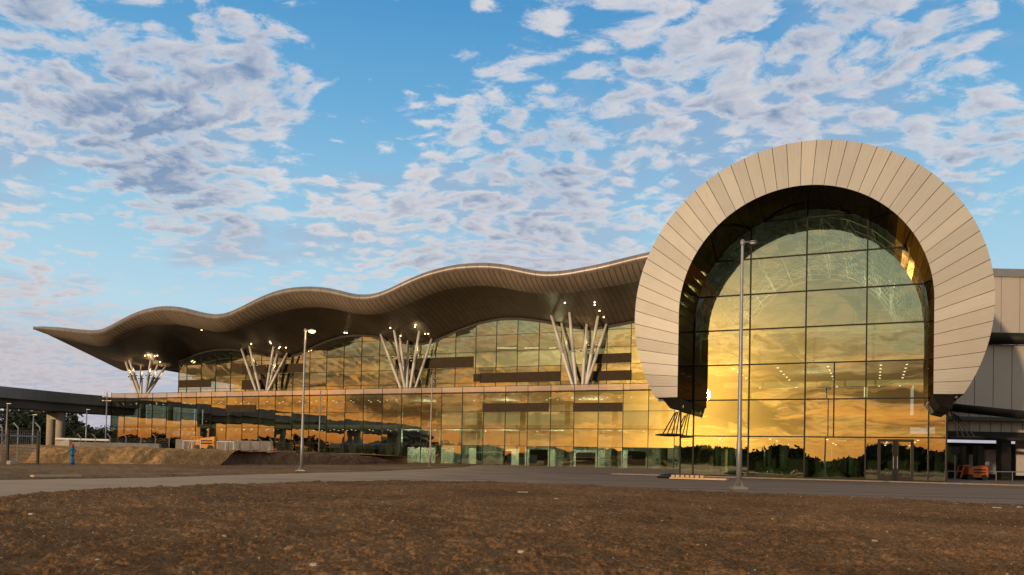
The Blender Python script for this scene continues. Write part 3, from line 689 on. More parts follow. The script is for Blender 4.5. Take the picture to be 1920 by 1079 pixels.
# ------------------------------------------------------------------ ring hall
VGL, VF = 64.6, 70.6
iL = onv(1271.5, 660, VF)[0]; iR = onv(1751, 660, VF)[0]; oL = onv(1187, 590, VF)[0]; oR = onv(1868, 590, VF)[0]
UC = (iL+iR)/2; RI = (iR-iL)/2; RO = (oR-oL)/2
zTopO = zat(proj(W(UC, VF, 24))[0], 260.5, VF); ZC_ = zTopO-RO; ZB = zat(1255, 745.5, VF)
print('ring', UC, (oL+oR)/2, RI, RO, ZC_, ZB, zTopO, 'MOD', MOD, 'rows', ZR, 'ZRAIL', ZRAIL)
RH = empty('ring_entrance_hall', W(UC, VGL, 0), 'glass hall framed by a giant beige horseshoe ring of metal panels', 'entrance hall')
NP = 50
RIz = zat(proj(W(UC, VF, 20))[0], 348.5, VF)-ZC_   # inner vertical radius
a0 = math.asin((ZB-ZC_)/RO)
def outer(s, r=None):          # s 0..1 left foot to right foot
    r = r or RO; A = math.pi-a0 - s*(math.pi-2*a0); return UC+r*math.cos(A), ZC_+r*math.sin(A)
Ls = ZC_-ZB; La = math.pi*(RI+RIz)/2; Lt = 2*Ls+La
def inner(s, ri=None, off=0.0):
    q = s*Lt; ri = RI
    if q < Ls: return UC-(RI+off), ZB+q
    if q > Ls+La: return UC+(RI+off), ZC_-(q-Ls-La)
    A = math.pi-(q-Ls)/La*math.pi; return UC+(RI+off)*math.cos(A), ZC_+(RIz+off)*math.sin(A)
front = MB(); gap = MB(); front.uv = []
g = .00045
for i in range(NP):
    n = 4; s0 = i/NP+g; s1 = (i+1)/NP-g
    dv = random.gauss(0, .004)
    for k in range(n):
        sa, sb_ = s0+(s1-s0)*k/n, s0+(s1-s0)*(k+1)/n
        (a, b2), (c, d2) = outer(sa), outer(sb_); (e1, f1), (e2, f2) = inner(sa), inner(sb_)
        front.quad(W(e1, VF+dv, f1), W(a, VF-.55+dv, b2), W(c, VF-.55-dv, d2), W(e2, VF-dv, f2)); q0, q1 = i+.05+.9*k/n, i+.05+.9*(k+1)/n; front.uv += [(q0, 0), (q0, 3.5), (q1, 3.5), (q1, 0)]
for i in range(NP*4):
    sa, sb_ = i/NP/4, (i+1)/NP/4; (a, b2), (c, d2) = outer(sa), outer(sb_); (e1, f1), (e2, f2) = inner(sa), inner(sb_)
    gap.quad(W(e1, VF-.04, f1), W(a, VF-.60, b2), W(c, VF-.60, d2), W(e2, VF-.04, f2))
rf = front.build('ring_face', M['clad'], RH); gap.build('panel_joint', M['clad_gap'], rf)
# reveal lining, panel by panel
ln = MB(); lg = MB()
for i in range(NP):
    s0 = i/NP+g; s1 = (i+1)/NP-g; n = 1; jt = random.uniform(0, .09)
    for k in range(n):
        sa, sb_ = s0+(s1-s0)*k/n, s0+(s1-s0)*(k+1)/n
        (e1, f1), (e2, f2) = inner(sa), inner(sb_)
        ln.quad(W(e1, VF-.02, f1), W(e2, VF-.02, f2), W(e2, VGL+.02, f2+jt*.3), W(e1, VGL+.02, f1-jt*.2))
for i in range(NP*3):
    (e1, f1), (e2, f2) = inner(i/NP/3, off=.05), inner((i+1)/NP/3, off=.05)
    lg.quad(W(e1, VF-.04, f1), W(e2, VF-.04, f2), W(e2, 40, f2), W(e1, 40, f1))
ll = ln.build('ring_lining', M['lining'], RH); lg.build('lining_joint', M['idark'], ll)
os_ = MB()
for i in range(NP*2):
    (a, b2), (c, d2) = outer(i/NP/2), outer((i+1)/NP/2)
    os_.quad(W(a, VF-.55, b2), W(a, 20, b2), W(c, 20, d2), W(c, VF-.55, d2))
os_.build('ring_shell', M['shell'], RH, True)
# closed undersides of the two feet
for sgn, ue, ui in ((-1, outer(0)[0], UC-RI), (1, outer(1)[0], UC+RI)):
    b = MB(); lo_, hi_ = min(ue, ui), max(ue, ui)
    b.quad(W(lo_, VF-.05, ZB), W(hi_, VF-.05, ZB), W(hi_, 30, ZB), W(lo_, 30, ZB)); b.build('foot_underside', M['black'], RH)
    b = MB(); m0, m1 = (lo_+.5, hi_+.0) if sgn < 0 else (lo_+.0, hi_-.5)
    b.hexa([W(lerp(m0,m1,.35),VF-1.2,ZB-.75),W(m1-.1,VF-1.2,ZB-.95),W(m1-.1,VGL+.4,ZB-1.0),W(lerp(m0,m1,.35),VGL+.4,ZB-.8),W(m0,VF-.5,ZB-.02),W(m1,VF-.5,ZB-.02),W(m1,VGL+.2,ZB-.02),W(m0,VGL+.2,ZB-.02)])
    b.build('bearing_housing', M['black'], RH, bevel=.05)
    b = MB(); b.tube(W((lo_+hi_)/2-.8, VF-1.0, ZB-.12), W((lo_+hi_)/2+.6, VF-1.0, ZB-.12), .10, .10, 8); b.build('tie_bar', M['galv'], RH)
# glass wall
rz = [0.12, zat(1512,819.5,VGL), zat(1512,749,VGL), zat(1512,681,VGL), zat(1512,613.3,VGL), zat(1512,546,VGL), zat(1512,478,VGL), zat(1512,409,VGL), 22.5]
ru = [onv(1302,700,VGL)[0], onv(1405,700,VGL)[0], onv(1510,700,VGL)[0], onv(1624,700,VGL)[0], onv(1742,700,VGL)[0]]
def ring_top(u):
    x = (u-UC)/RI
    if abs(x) >= 1: return ZB
    return ZC_+RIz*math.sqrt(1-x*x)
gw = MB(); gm = MB()
allu = [RU0]+ru+[RU1]
for a, c in zip(allu[:-1], allu[1:]):
    for r in range(len(rz)-1):
        if rz[r] > ZB-.2 and (c <= ru[0]+.01 or a >= ru[-1]-.01): continue
        if rz[r+1] <= ZC_ - .5: panes(gw, a, c, rz[r], rz[r+1], VGL, 0.0026)
        else: panes(gw, a, c, rz[r], rz[r+1], VGL, 0.0022, lambda q: ring_top(max(min(q, UC+RI*.9995), UC-RI*.9995)) if True else 0)
for i, a in enumerate(allu):
    zt = ZB+.3 if i in (0, len(allu)-1) else max(ring_top(a), ZB+6)
    gm.boxw(a-.055, a+.055, VGL-.18, VGL+.09, .1, zt)
for zz in rz[1:-1]:
    if zz > ZC_: h = RI*math.sqrt(max(0, 1-((zz-ZC_)/RIz)**2)); l0, l1 = UC-h, UC+h
    elif zz > ZB-.3: l0, l1 = UC-RI, UC+RI
    else: l0, l1 = RU0, RU1
    gm.boxw(l0, l1, VGL-.15, VGL+.07, zz-.05, zz+.05)
gm.boxw(RU0, RU1, VGL-.1, VGL+.08, .045, .16)
um_ = onv(1564, 720, VGL)[0]; gm.boxw(um_-.05, um_+.05, VGL-.15, VGL+.075, rz[1], rz[3])
gwo = gw.build('glass_wall', M['glassring'], RH); gm.build('mullion_grid', M['frame'], gwo)
# side walls of the lower box
for uu in (RU0, RU1):
    sw = MB()
    for k in range(6):
        sw.quad(W(uu,VGL-.1-k*4,.1), W(uu,VGL-4-k*4,.1), W(uu,VGL-4-k*4,ZB-.1), W(uu,VGL-.1-k*4,ZB-.1))
    sw.build('side_glazing', M['glasslow'], RH)
for z0, z1, dv in ((rz[3]+.22, rz[3]+.64, 2.4), (rz[4]-.75, rz[4]-.45, 2.5), (rz[4]+.02, rz[4]+.34, 3.0), (rz[2]+1.3, rz[2]+1.75, 3.4)):
    b = MB(); b.boxw(UC-RI+.15, UC+RI-.15, VGL-dv-.12, VGL-dv, z0, z1); b.build('balcony_fascia', M['white'], RH)
b = MB(); 
for k in range(3):
    u_ = UC+3.6+k*1.75; z_ = rz[4]+.34
    b.path([W(u_,VGL-2.9,z_), W(u_,VGL-2.9,z_+1.2), W(u_+1.4,VGL-2.9,z_+1.2), W(u_+1.4,VGL-2.9,z_)], .035, 6)
b.build('railing', M['white'], RH)
# doors
dl0 = onv(1645,870,VGL)[0]; dl1 = onv(1713,870,VGL)[0]; dzt = zat(1680,824,VGL)
for a, c in ((dl0, (dl0+dl1)/2), ((dl0+dl1)/2, dl1)):
    b = MB(); v0, v1 = VGL+.02, VGL+.14; w_ = .22
    b.boxw(a, a+w_, v0, v1, .16, dzt); b.boxw(c-w_, c, v0, v1, .16, dzt); b.boxw(a+w_, c-w_, v0, v1, dzt-.2, dzt); b.boxw(a+w_, c-w_, v0, v1, .16, .42)
    d_ = b.build('door', M['frame'], RH)
    b = MB(); hx = c-w_*.6 if a == dl0 else a+w_*.6
    b.tube(W(hx, v1+.06, 1.0), W(hx, v1+.06, 1.9), .03, .03, 8); b.build('handle', M['galv'], d_)
# interior of the hall
b = MB(); b.boxw(RU0, RU1, 20, VGL-.2, .03, .10); b.build('floor', M['ifloor'], RH)
zs1 = zat(1560, 700, VGL-4)
b = MB(); b.boxw(RU0+.2, RU1-.2, 34, VGL-1.6, rz[1]-.1, rz[1]+.35); b.build('floor_slab', M['slab'], RH)
b = MB(); b.boxw(UC-RI+.1, UC+RI-.1, 34, VGL-2.6, rz[3]+.25, rz[3]+.62); b.boxw(UC-RI+.1, UC+RI-.1, VGL-2.7, VGL-2.5, rz[3]+.62, rz[4]-.35); b.build('floor_slab', M['slab'], RH)
b = MB(); b.boxw(UC-RI, UC+RI, 33, 33.5, .1, 22); b.build('back_wall', M['iwall'], RH)
b = MB(); b.boxw(RU0+1, RU1-1, 46, 46.3, .1, rz[1]-.1); b.build('partition', M['idark'], RH)
for px, py in ((1345,850),(1372,850),(1440,850),(1470,850),(1552,850),(1594,850)):
    u, _ = onv(px, py, VGL-5); b = MB(); b.tube(W(u,VGL-5,.1), W(u,VGL-5,rz[1]-.1), .35, .35, 16); b.build('column', M['icol'], RH, True)
b = MB(); b.boxw(onv(1568,850,VGL-4)[0], onv(1588,850,VGL-4)[0], VGL-4.3, VGL-4, .1, 2.2); b.build('information_board', M['black'], RH)
dl = MB()
for (x, y) in ((1555,750),(1600,752),(1650,750),(1700,748)):
    pass
for ui in (-6.2, -2.5, 1.5, 5.5, 7.4):
    for k in range(9):
        v = VGL-2-k*2.6; dl.tube(W(UC+ui, v, rz[3]+.24), W(UC+ui, v, rz[3]+.18), .085, .085, 8)
        if k % 2 == 0: dl.tube(W(UC+ui*1.1, v, rz[1]-.11), W(UC+ui*1.1, v, rz[1]-.17), .08, .08, 8)
dl.build('downlights', M['down_on'], RH)['kind'] = 'stuff'
b = MB(); u, z = onv(1623, 738, VGL-3); b.boxw(u-.12, u+.12, VGL-3.1, VGL-2.9, z-.3, z+.5); b.build('lit_sign', M['strip_on'], RH)
ilight(UC-3, VGL-14, 15.5, 520, c=(.95, 1.0, .78)); ilight(UC+4, VGL-14, 15.5, 520, c=(.95, 1.0, .78)); ilight(UC, VGL-9, 8.0, 220); ilight(UC+3, VGL-6, 2.6, 90); ilight(UC-5, VGL-6, 2.6, 90)
# space frame under the vault
sf = MB(); rr = random.Random(2)
def vault(A, v, r): return W(UC+RI*r*math.cos(A), v, ZC_+RIz*r*math.sin(A))
NA = 13
for k in range(8):
    v = VGL-.8-k*2.4
    for j in range(NA):
        A0 = math.pi*(j)/NA; A1 = math.pi*(j+1)/NA; Am = (A0+A1)/2
        r = .04
        sf.tube(vault(A0, v, .965), vault(A1, v, .965), r, r, 5, False)
        sf.tube(vault(A0, v-1.2, .84), vault(A1, v-1.2, .84), r, r, 5, False)
        if k < 7: sf.tube(vault(A0, v, .965), vault(A0, v-2.4, .965), r, r, 5, False); sf.tube(vault(A0, v-1.2, .84), vault(A0, v-3.6, .84), r, r, 5, False)
        sf.tube(vault(A0, v, .965), vault(A0, v-1.2, .84), .032, .032, 4, False); sf.tube(vault(A1, v, .965), vault(A0, v-1.2, .84), .032, .032, 4, False)
        sf.tube(vault(A0, v-1.2, .84), vault(A1, v-2.4, .965), .032, .032, 4, False)
sf.build('space_frame', M['white'], RH)
# bundles and plastic-wrapped seats behind the glass
for k, (px, w_) in enumerate(((1455, 1.7), (1555, 1.3), (1675, 1.3))):
    u, _ = onv(px, 890, VGL-1.6); n = 14; b = MB(); rr = random.Random(k)
    st = len(b.v)
    for j in range(9):
        for i in range(n+1):
            x = -w_+2*w_*i/n; y = -.4+.8*j/8; hgt = (.62 + .22*math.exp(-((x+.3)/.4)**2))*(1-abs(2*i/n-1)**5)*(1-abs(2*j/8-1)**5)*(.75+.4*rr.random())
            b.v.append(W(u+x, VGL-1.6+y, .10+hgt))
    for j in range(8):
        for i in range(n): a = st+j*(n+1)+i; b.f.append((a, a+1, a+n+2, a+n+1))
    o = b.build('covered_bench', M['sheeting'] if 'sheeting' in M else pbr('plastic_sheeting', (0.10, 0.12, 0.09), 0.25, 0, .3, 3), None)
    tag(o, ['crumpled plastic sheeting over benches behind the second glass bay', 'crumpled plastic sheeting on the floor in the third glass bay', 'sheet-covered bench behind the entrance doors'][k], 'covered bench', 'covered benches inside the hall')
# left floodlight and strut bracket under the ring foot
def bracket(name, P, Q, label, side):
    """struts meeting at a bearing plate, with a shallow dish lamp"""
    e_ = empty(name, P, label, 'strut bracket', 'strut brackets at the feet of the ring')
    b = MB()
    for k in range(4):
        b.tube(Q+U*(.14*k*side)+Vector((0,0,-.1*k)), P+U*(.35*(k-1.5)*side)+V*.1*k, .05, .05, 8)
    b.build('strut', M['black'], e_)
    b = MB(); b.lathe(P+Vector((0,0,-.16)), [(.5,0),(1.15,.05),(1.2,.14),(.9,.2),(.3,.24)], 22); b.build('bearing_plate', M['black'], e_)
    return e_
PL = W(*( (lambda q: (q[0], 66.5, q[1]))(onv(1256, 815, 66.5)) )); QL = W(*( (lambda q: (q[0], 66.5, q[1]))(onv(1275, 768, 66.5)) ))
eb_ = bracket('strut_bracket', PL, QL, 'black struts and round plate under the left foot of the ring', -1)
b = MB(); u, z = onv(1272, 762, 68.2); b.disc(W(u, 68.2, z), .42, (-.55, -.8, .15), 20); c_ = W(u,68.2,z)
dsk = b.build('lamp_dish', emit('dish_glow', (1.0, .80, .50), 1.6), eb_)
PR = W(*( (lambda q: (q[0], 62.5, q[1]))(onv(1812, 820, 62.5)) )); QR = W(*( (lambda q: (q[0], 62.5, q[1]))(onv(1783, 772, 62.5)) ))
eb2 = bracket('strut_bracket', PR, QR, 'black raking struts under the right foot of the ring', 1)
b = MB(); P = at(1796, 743, PR.y+1); Q = at(1773, 775, PR.y+1); b.tube(P, Q, .09, .09, 8); b.build('tie_rod', M['galv'], eb2)
# ------------------------------------------------------------------ building on the right
AN = empty('annex_building', at(1900, 880, 84), 'beige panelled wing with open bays on the right, partly behind the ring', 'building')
YW = 84.0
def wp(px, py, Y=YW): return at(px, py, Y)
def wallbox(b, x0, x1, y0, y1, Y=YW, th=.4):
    A = wp(x0, y1, Y); B = wp(x1, y0, Y); b.box(((A.x+B.x)/2, Y+th/2, (A.z+B.z)/2), (abs(B.x-A.x)/2, th/2, abs(B.z-A.z)/2))
    return b
M['wall_panel'] = pbr('wall_sheet', (0.52, 0.45, 0.38), 0.5, 0.15, 0.05, 0.4)
def panels(x0, x1, y0, y1, n, name, Y=YW, mat='wall_panel'):
    A = wp(x0, y1, Y); B = wp(x1, y0, Y); b = MB(); w_ = (B.x-A.x)/n
    for i in range(n): b.box((A.x+w_*(i+.5), Y+.2, (A.z+B.z)/2), (w_/2-.035, .2, (B.z-A.z)/2))
    o = b.build(name, M[mat], AN)
    b = MB(); b.box(((A.x+B.x)/2, Y+.5, (A.z+B.z)/2), ((B.x-A.x)/2, .25, (B.z-A.z)/2-.05)); b.build('panel_joint', M['clad_gap'], o)
panels(1772, 2192, 517, 627, 12, 'upper_wall'); panels(1757, 2177, 653, 768, 12, 'middle_wall'); panels(1757, 2177, 772, 818, 21, 'lower_wall', YW+.8)
wallbox(MB(), 1770, 2200, 511, 516.5, YW-.2, .8).build('parapet', M['galv'], AN)
A = wp(1846, 640); B = wp(2200, 640); 
b = MB(); b.tube(at(1800,634,YW-.5), at(2200,640,YW-.5), .62, .62, 14); b.build('pipe_beam', M['black'], AN, True)
b = MB()
for k in range(12):
    X0 = at(1846+k*30, 649, YW+.6); b.tube(X0+Vector((0,0,-.5)), X0+Vector((0,0,.6)), .06, .06, 6)
b.tube(at(1800,652,YW+.5), at(2200,655,YW+.5), .12, .12, 6); b.build('window_post', M['black'], AN)
b = MB(); b.tube(at(1782,764,YW-3), at(1925,779,YW-7), .42, .42, 14); b.tube(at(1925,779,YW-7), at(2100,800,YW-11), .42, .42, 14); b.build('canopy_beam', M['black'], AN, True)
b = MB(); b.tube(at(1812,820,YW-4), at(2100,834,YW-4), .20, .20, 10); b.build('canopy_rail', M['black'], AN, True)
b = MB(); wallbox(b, 1775, 2180, 817, 824, YW+.3, .6); b.build('bay_lintel', M['black'], AN)
for x0, x1, y0 in ((1842,1852,836),(1886,1904,824),(1812,1819,836),(1960,1975,824)):
    b = MB(); A = wp(x0, y0); g0 = (x1-x0)/2/FPX*YW; b.box(((A.x+g0), YW+1.2, (A.z+.1)/2), (g0, .5, (A.z-.1)/2)); b.build('pillar', M['black'], AN)
for x0, x1, y0, y1 in ((1847,1885,844,889),(1905,1990,828,892),(1818,1840,853,880),(1795,1810,858,878)):
    b = wallbox(MB(), x0, x1, y0, y1, YW+7, .2); b.build('bay_shutter', pbr('bay_shutter', (0.50, 0.47, 0.44), .6) if 'bs' not in M else M['bs'], AN)
b = MB(); b.box((at(1850,860,100).x, YW+16, 2.2), (20, .3, 2.2)); b.build('bay_back', M['idark'], AN)
b = MB(); b.box((at(1850,860,100).x+6, YW+8, 6.4), (26, 8.5, .2)); b.build('bay_ceiling', M['idark'], AN)
b = MB(); P0 = at(1776, 884, YW-3); P1 = at(1990, 886, YW-3); b.tube(P0, P1, .05, .05, 6); 
for k in range(8):
    P = P0.lerp(P1, k/7); b.tube((P.x, P.y, 0), P, .04, .04, 6)
tag(b.build('guard_rail', M['galv'], None), 'thin metal guard rail across the open bays at the right', 'railing')
# ------------------------------------------------------------------ viaduct
VD = empty('viaduct', (-100, 175, 0), 'grey concrete elevated road on twin round piers at the far left', 'viaduct')
Pst = W(uL0-.6, -7, 0)
cl = [(Pst.x-4.5, Pst.y+4.6), (-105,184), (-111,169), (-121,146), (-139,117), (-157,84), (-168,60), (-186,36), (-214,16), (-260,0), (-330,-10)]
zdk = [ZT+.4, ZT+.4, ZT+.4, 13.6, 13.6, 13.5, 13.4, 13.0, 12.0, 10.0, 7.5]
def spl(P, n):
    out = []
    for i in range(len(P)-1):
        p0 = P[max(i-1,0)]; p1 = P[i]; p2 = P[i+1]; p3 = P[min(i+2,len(P)-1)]
        for k in range(n):
            t = k/n; out.append(tuple(.5*((2*b)+(-a+c)*t+(2*a-5*b+4*c-d)*t*t+(-a+3*b-3*c+d)*t**3) for a,b,c,d in zip(p0,p1,p2,p3)))
    out.append(P[-1]); return out
ctr = spl([(a, b2, c) for (a, b2), c in zip(cl, zdk)], 8)
def sweep(prof):
    b = MB(); m = len(prof); b.uv = []
    acc = 0
    for i, (x, y, z) in enumerate(ctr):
        j0, j1 = max(i-1,0), min(i+1,len(ctr)-1); dx = ctr[j1][0]-ctr[j0][0]; dy = ctr[j1][1]-ctr[j0][1]; L = math.hypot(dx,dy); nx, ny = -dy/L, dx/L
        if i: acc += math.hypot(x-ctr[i-1][0], y-ctr[i-1][1])
        for (s, h) in prof: b.v.append(Vector((x+nx*s, y+ny*s, z+h))); b.uv.append((acc, h*3+s))
    for i in range(len(ctr)-1):
        for k in range(m):
            k2 = (k+1) % m; b.f.append((i*m+k, i*m+k2, (i+1)*m+k2, (i+1)*m+k))
    b.f.append(tuple(reversed(range(m)))); b.f.append(tuple((len(ctr)-1)*m+k for k in range(m)))
    return b
M['deck'] = soffit_mat('deck_concrete', (0.25, 0.25, 0.25), .85, 3.0, 200, .35, .06)
sweep([(-6.4,-1.7),(-6.4,-.75),(6.4,-.75),(6.4,-1.7),(4.6,-2.3),(4.0,-3.7),(-4.0,-3.7),(-4.6,-2.3)]).build('deck', M['deck'], VD)
for s in (-6.5, 6.3):
    sweep([(s,-1.95),(s,.35),(s+.2,.35),(s+.2,-1.95)]).build('parapet', M['deck'], VD)
def pier(P1, P2, zt, capm=True):
    for P in (P1, P2):
        b = MB(); b.lathe((P[0],P[1],-.2), [(1.0,0),(1.0,zt-1.2),(1.0,zt+.2)], 22); b.build('pier', M['concrete_lt'], VD, True)
    d = Vector((P2[0]-P1[0], P2[1]-P1[1], 0)); b = MB(); a = math.atan2(d.y, d.x)
    b.box(((P1[0]+P2[0])/2, (P1[1]+P2[1])/2, zt-1.0), (d.length/2, .75, .75), a); b.build('pier_beam', M['concrete_lt'], VD)
Yp = 128.0
p1 = at(88, 800, Yp); p2 = at(113, 800, Yp+4)
Pm = ctr[0]
# piers under the deck axis where it passes these bearings
best = min(ctr, key=lambda c: abs(proj((c[0], c[1], 10))[0]-(100)))
bi = ctr.index(best)
def side(i, s):
    j0, j1 = max(i-1,0), min(i+1,len(ctr)-1); dx = ctr[j1][0]-ctr[j0][0]; dy = ctr[j1][1]-ctr[j0][1]; L = math.hypot(dx,dy)
    return (ctr[i][0]-dy/L*s, ctr[i][1]+dx/L*s)
for i, s in ((bi, 2.3), (min(bi+13, len(ctr)-2), 2.3), (min(bi+22, len(ctr)-2), 2.3), (min(bi+31, len(ctr)-2), 2.3), (min(bi+40, len(ctr)-2), 2.3), (min(bi+50, len(ctr)-3), 2.3)):
    A_, B_ = side(i, -s*.75), side(i, s*.75)
    pier(A_, B_, ctr[i][2]-3.8)
# ------------------------------------------------------------------ street lamps
def lamp(px, py, h, label, lit=False, r=.085, head=1):
    P = gnd(px, py); e_ = empty('street_lamp', (P.x, P.y, 0), label, 'street lamp', 'street lamps round the forecourt'); x, y = P.x, P.y
    b = MB(); b.box((x, y, .04), (.30, .30, .06)); b.box((x,y,.11),(.19,.19,.015)); b.build('base_plate', M['concrete_lt'] if r > .1 else M['galv'], e_)
    for a in range(4):
        b = MB(); an = a*math.pi/2+.5; dx, dy = math.cos(an), math.sin(an)
        b.poly([(x+dx*r*.9,y+dy*r*.9,.125),(x+dx*.26,y+dy*.26,.125),(x+dx*r*.9,y+dy*r*.9,.5)]); b.poly([(x+dx*r*.9-.01*dy,y+dy*r*.9+.01*dx,.125),(x+dx*r*.9-.01*dy,y+dy*r*.9+.01*dx,.5),(x+dx*.26-.01*dy,y+dy*.26+.01*dx,.125)]); b.build('gusset', M['galv'], e_)
    b = MB(); b.lathe((x, y, .12), [(r*1.25,0),(r*1.25,h*.18),(r*1.05,h*.19),(r*.62,h-.15),(r*.62,h-.12)], 18); b.build('pole', M['galv'], e_, True)
    b = MB(); b.lathe((x, y, h-.12), [(r*.9,0),(r*1.0,.05),(r*1.0,.18),(r*.5,.24)], 14); b.tube((x,y,h), (x+.30,y-.02,h+.03), .03, .025, 8); b.build('arm', M['galv'], e_, True)
    b = MB(); b.lathe((x+.42, y-.02, h-.03), [(.08,0),(.18,.03),(.2,.05),(.12,.09),(.04,.11)] if not lit else [(.17,.02),(.2,.06),(.10,.11),(.04,.13)], 20); b.build('lamp_head', M['galv'], e_, True)
    b = MB(); b.lathe((x+.42, y-.02, h-.075 if not lit else h-.16), [(.03,0),(.10 if not lit else .17,.04 if lit else .02),(.13 if not lit else .22,.14 if lit else .05)], 14); b.build('lamp_glass', M['lamp_on'] if lit else M['white'], e_, True)
    if lit:
        l = bpy.data.lights.new('lamp_light', 'POINT'); l.energy = 60; l.color = (1, .6, .2); l.shadow_soft_size = .2; lo = bpy.data.objects.new('lamp_light', l); COL.objects.link(lo); lo.location = (x+.42, y-.02, h-.3)
    return e_
def topz(px, py, ty):
    P = gnd(px, py); d = ray(px+(py-ty)*.02, ty); return CAM_H + d.z/d.y*P.y
lamp(1385, 918, topz(1385, 918, 455), 'tall unlit steel lamp post standing in front of the glass ring hall', False, .09)
lamp(565, 885, topz(565, 885, 620), 'steel lamp post with its yellow lamp lit, beside the earth bank', True, .08)
lamp(806, 877.5, topz(806, 877.5, 710), 'unlit lamp post at the kerb before the middle of the facade', False, .085)
def mast(px, ytop, Y, z0, label, arms=False):
    P = at(px, ytop, Y); e_ = empty('lighting_mast', (P.x, P.y, z0), label, 'mast', 'thin masts beyond the earth bank')
    b = MB(); b.tube((P.x,P.y,z0), P, .12, .07, 10); b.build('pole', M['galv'], e_, True)
    b = MB()
    if arms:
        for k in range(3): b.box((P.x, P.y, P.z-.15-.55*k), (.6, .05, .035)); b.box((P.x+.5, P.y, P.z-.15-.55*k), (.13,.12,.05)); b.box((P.x-.5, P.y, P.z-.15-.55*k), (.13,.12,.05))
    else: b.box((P.x+.2, P.y, P.z), (.28, .07, .03))
    b.build('lamp_head', M['galv'], e_)
mast(201, 735, 112, 0, 'mast with stacked floodlights at the left corner of the terminal', True)
mast(163, 768, 118, 0, 'thin mast under the viaduct right of the twin piers')
mast(63, 778, 105, 0, 'short thin mast under the viaduct just left of the piers')
mast(14, 757, 100, 0, 'thin mast below the viaduct behind the left fence')
mast(601, 733, 118, 0, 'slim mast just right of the lit street lamp')
# ------------------------------------------------------------------ fences
def meshfence(name, xs, base, top_, label, bent=False, white=False):
    Ps = [gnd(x, base) for x in xs] if not isinstance(base, tuple) else [at(x, base[0], base[1]) for x in xs]
    e_ = empty(name, Ps[0], label, 'fence')
    z0 = Ps[0].z
    for P in Ps:
        b = MB()
        if bent: b.tube(P, P+Vector((0,0,top_)), .04, .04, 8); b.tube(P+Vector((0,0,top_)), P+Vector((-.32,0,top_+.35)), .04, .035, 8)
        else: b.box(P+Vector((0,0,top_/2)), (.06,.06,top_/2))
        b.build('post', M['galv'] if bent else M['black'], e_)
    b = MB(); w_ = .008 if not bent else .006
    for A, B in zip(Ps[:-1], Ps[1:]):
        L = (B-A).length; n = max(2, int(L/.14))
        for i in range(1, n): P = A.lerp(B, i/n); b.tube(P+Vector((0,0,.08)), P+Vector((0,0,top_-.05)), w_*.7, w_*.7, 3, False)
        for k in range(int(top_/.2)+1):
            z = .08+k*.2
            if z < top_: b.tube(A+Vector((0,0,z)), B+Vector((0,0,z)), w_, w_, 3, False)
        if not bent: b.tube(A+Vector((0,0,top_-.35)), B+Vector((0,0,top_-.35)), .045, .045, 6)
    b.build('wire_mesh', M['galv'], e_)
    return e_, Ps
fe, Ps = meshfence('site_fence', [-170,-80,13,70], 873.5, 2.15, 'black-posted wire mesh fence panels on concrete feet at the left edge')
for k, (A, B) in enumerate(zip(Ps[:-1], Ps[1:])):
    b = MB(); b.box(((A.x+B.x)/2, A.y, .14), ((B.x-A.x)/2*.85, .16, .16), math.atan2(B.y-A.y, B.x-A.x)); b.build('concrete_foot', M['concrete_lt'], fe, bevel=.03)
b = MB(); P = Ps[2]; b.tube((P.x,P.y,1.6), (P.x-1.3, P.y-.8, 0), .035, .035, 6); b.build('brace', M['galv'], fe)
meshfence('security_fence', [-60,-28,2,32,73], (868,52), 2.25, 'galvanised bent-top wire fence behind the black-posted fence', True)
ps = [110+29.0*k for k in range(0, 9)]
fz = 1.35
meshfence('security_fence', [150,178,206,236,264,291,317], (839.5,82), 1.05, 'galvanised bent-top wire fence along the top of the earth bank', True)
meshfence('security_fence', [442,450,470,490,510], (845.5,84), .95, 'short galvanised bent-top fence right of the white barriers', True)
# hydrant
HP = at(135, 862.5, 53.2); hz = HP.z; hs = 30*53.2/FPX/1.75
e_ = empty('fire_hydrant', (HP.x,HP.y,hz), 'blue hydrant with a red cap standing before the earth bank', 'hydrant')
M['hyb'] = pbr('hydrant_blue', (0.02, 0.12, 0.26), .5, 0, .15, 4); M['hyr'] = pbr('hydrant_red', (0.30, 0.04, 0.05), .5)
b = MB(); b.lathe((HP.x,HP.y,hz-.35), [(.26*hs,0),(.26*hs,.06*hs+.35),(.17*hs,.1*hs+.35),(.17*hs,.5*hs+.35),(.25*hs,.52*hs+.35),(.25*hs,.6*hs+.35),(.2*hs,.64*hs+.35),(.2*hs,1.12*hs+.35),(.27*hs,1.16*hs+.35),(.24*hs,1.28*hs+.35),(.15*hs,1.32*hs+.35)], 16); bo = b.build('body', M['hyb'], e_, True)
b = MB(); b.lathe((HP.x,HP.y,hz+1.3*hs), [(.17*hs,0),(.18*hs,.1*hs),(.16*hs,.38*hs),(.08*hs,.45*hs)], 14); b.build('cap', M['hyr'], e_, True)
for sx in (-1, 1):
    b = MB(); b.tube((HP.x+sx*.15*hs,HP.y,hz+.98*hs), (HP.x+sx*.38*hs,HP.y-.05,hz+.98*hs), .10*hs, .12*hs, 10); b.build('outlet', M['hyb'], e_, True)
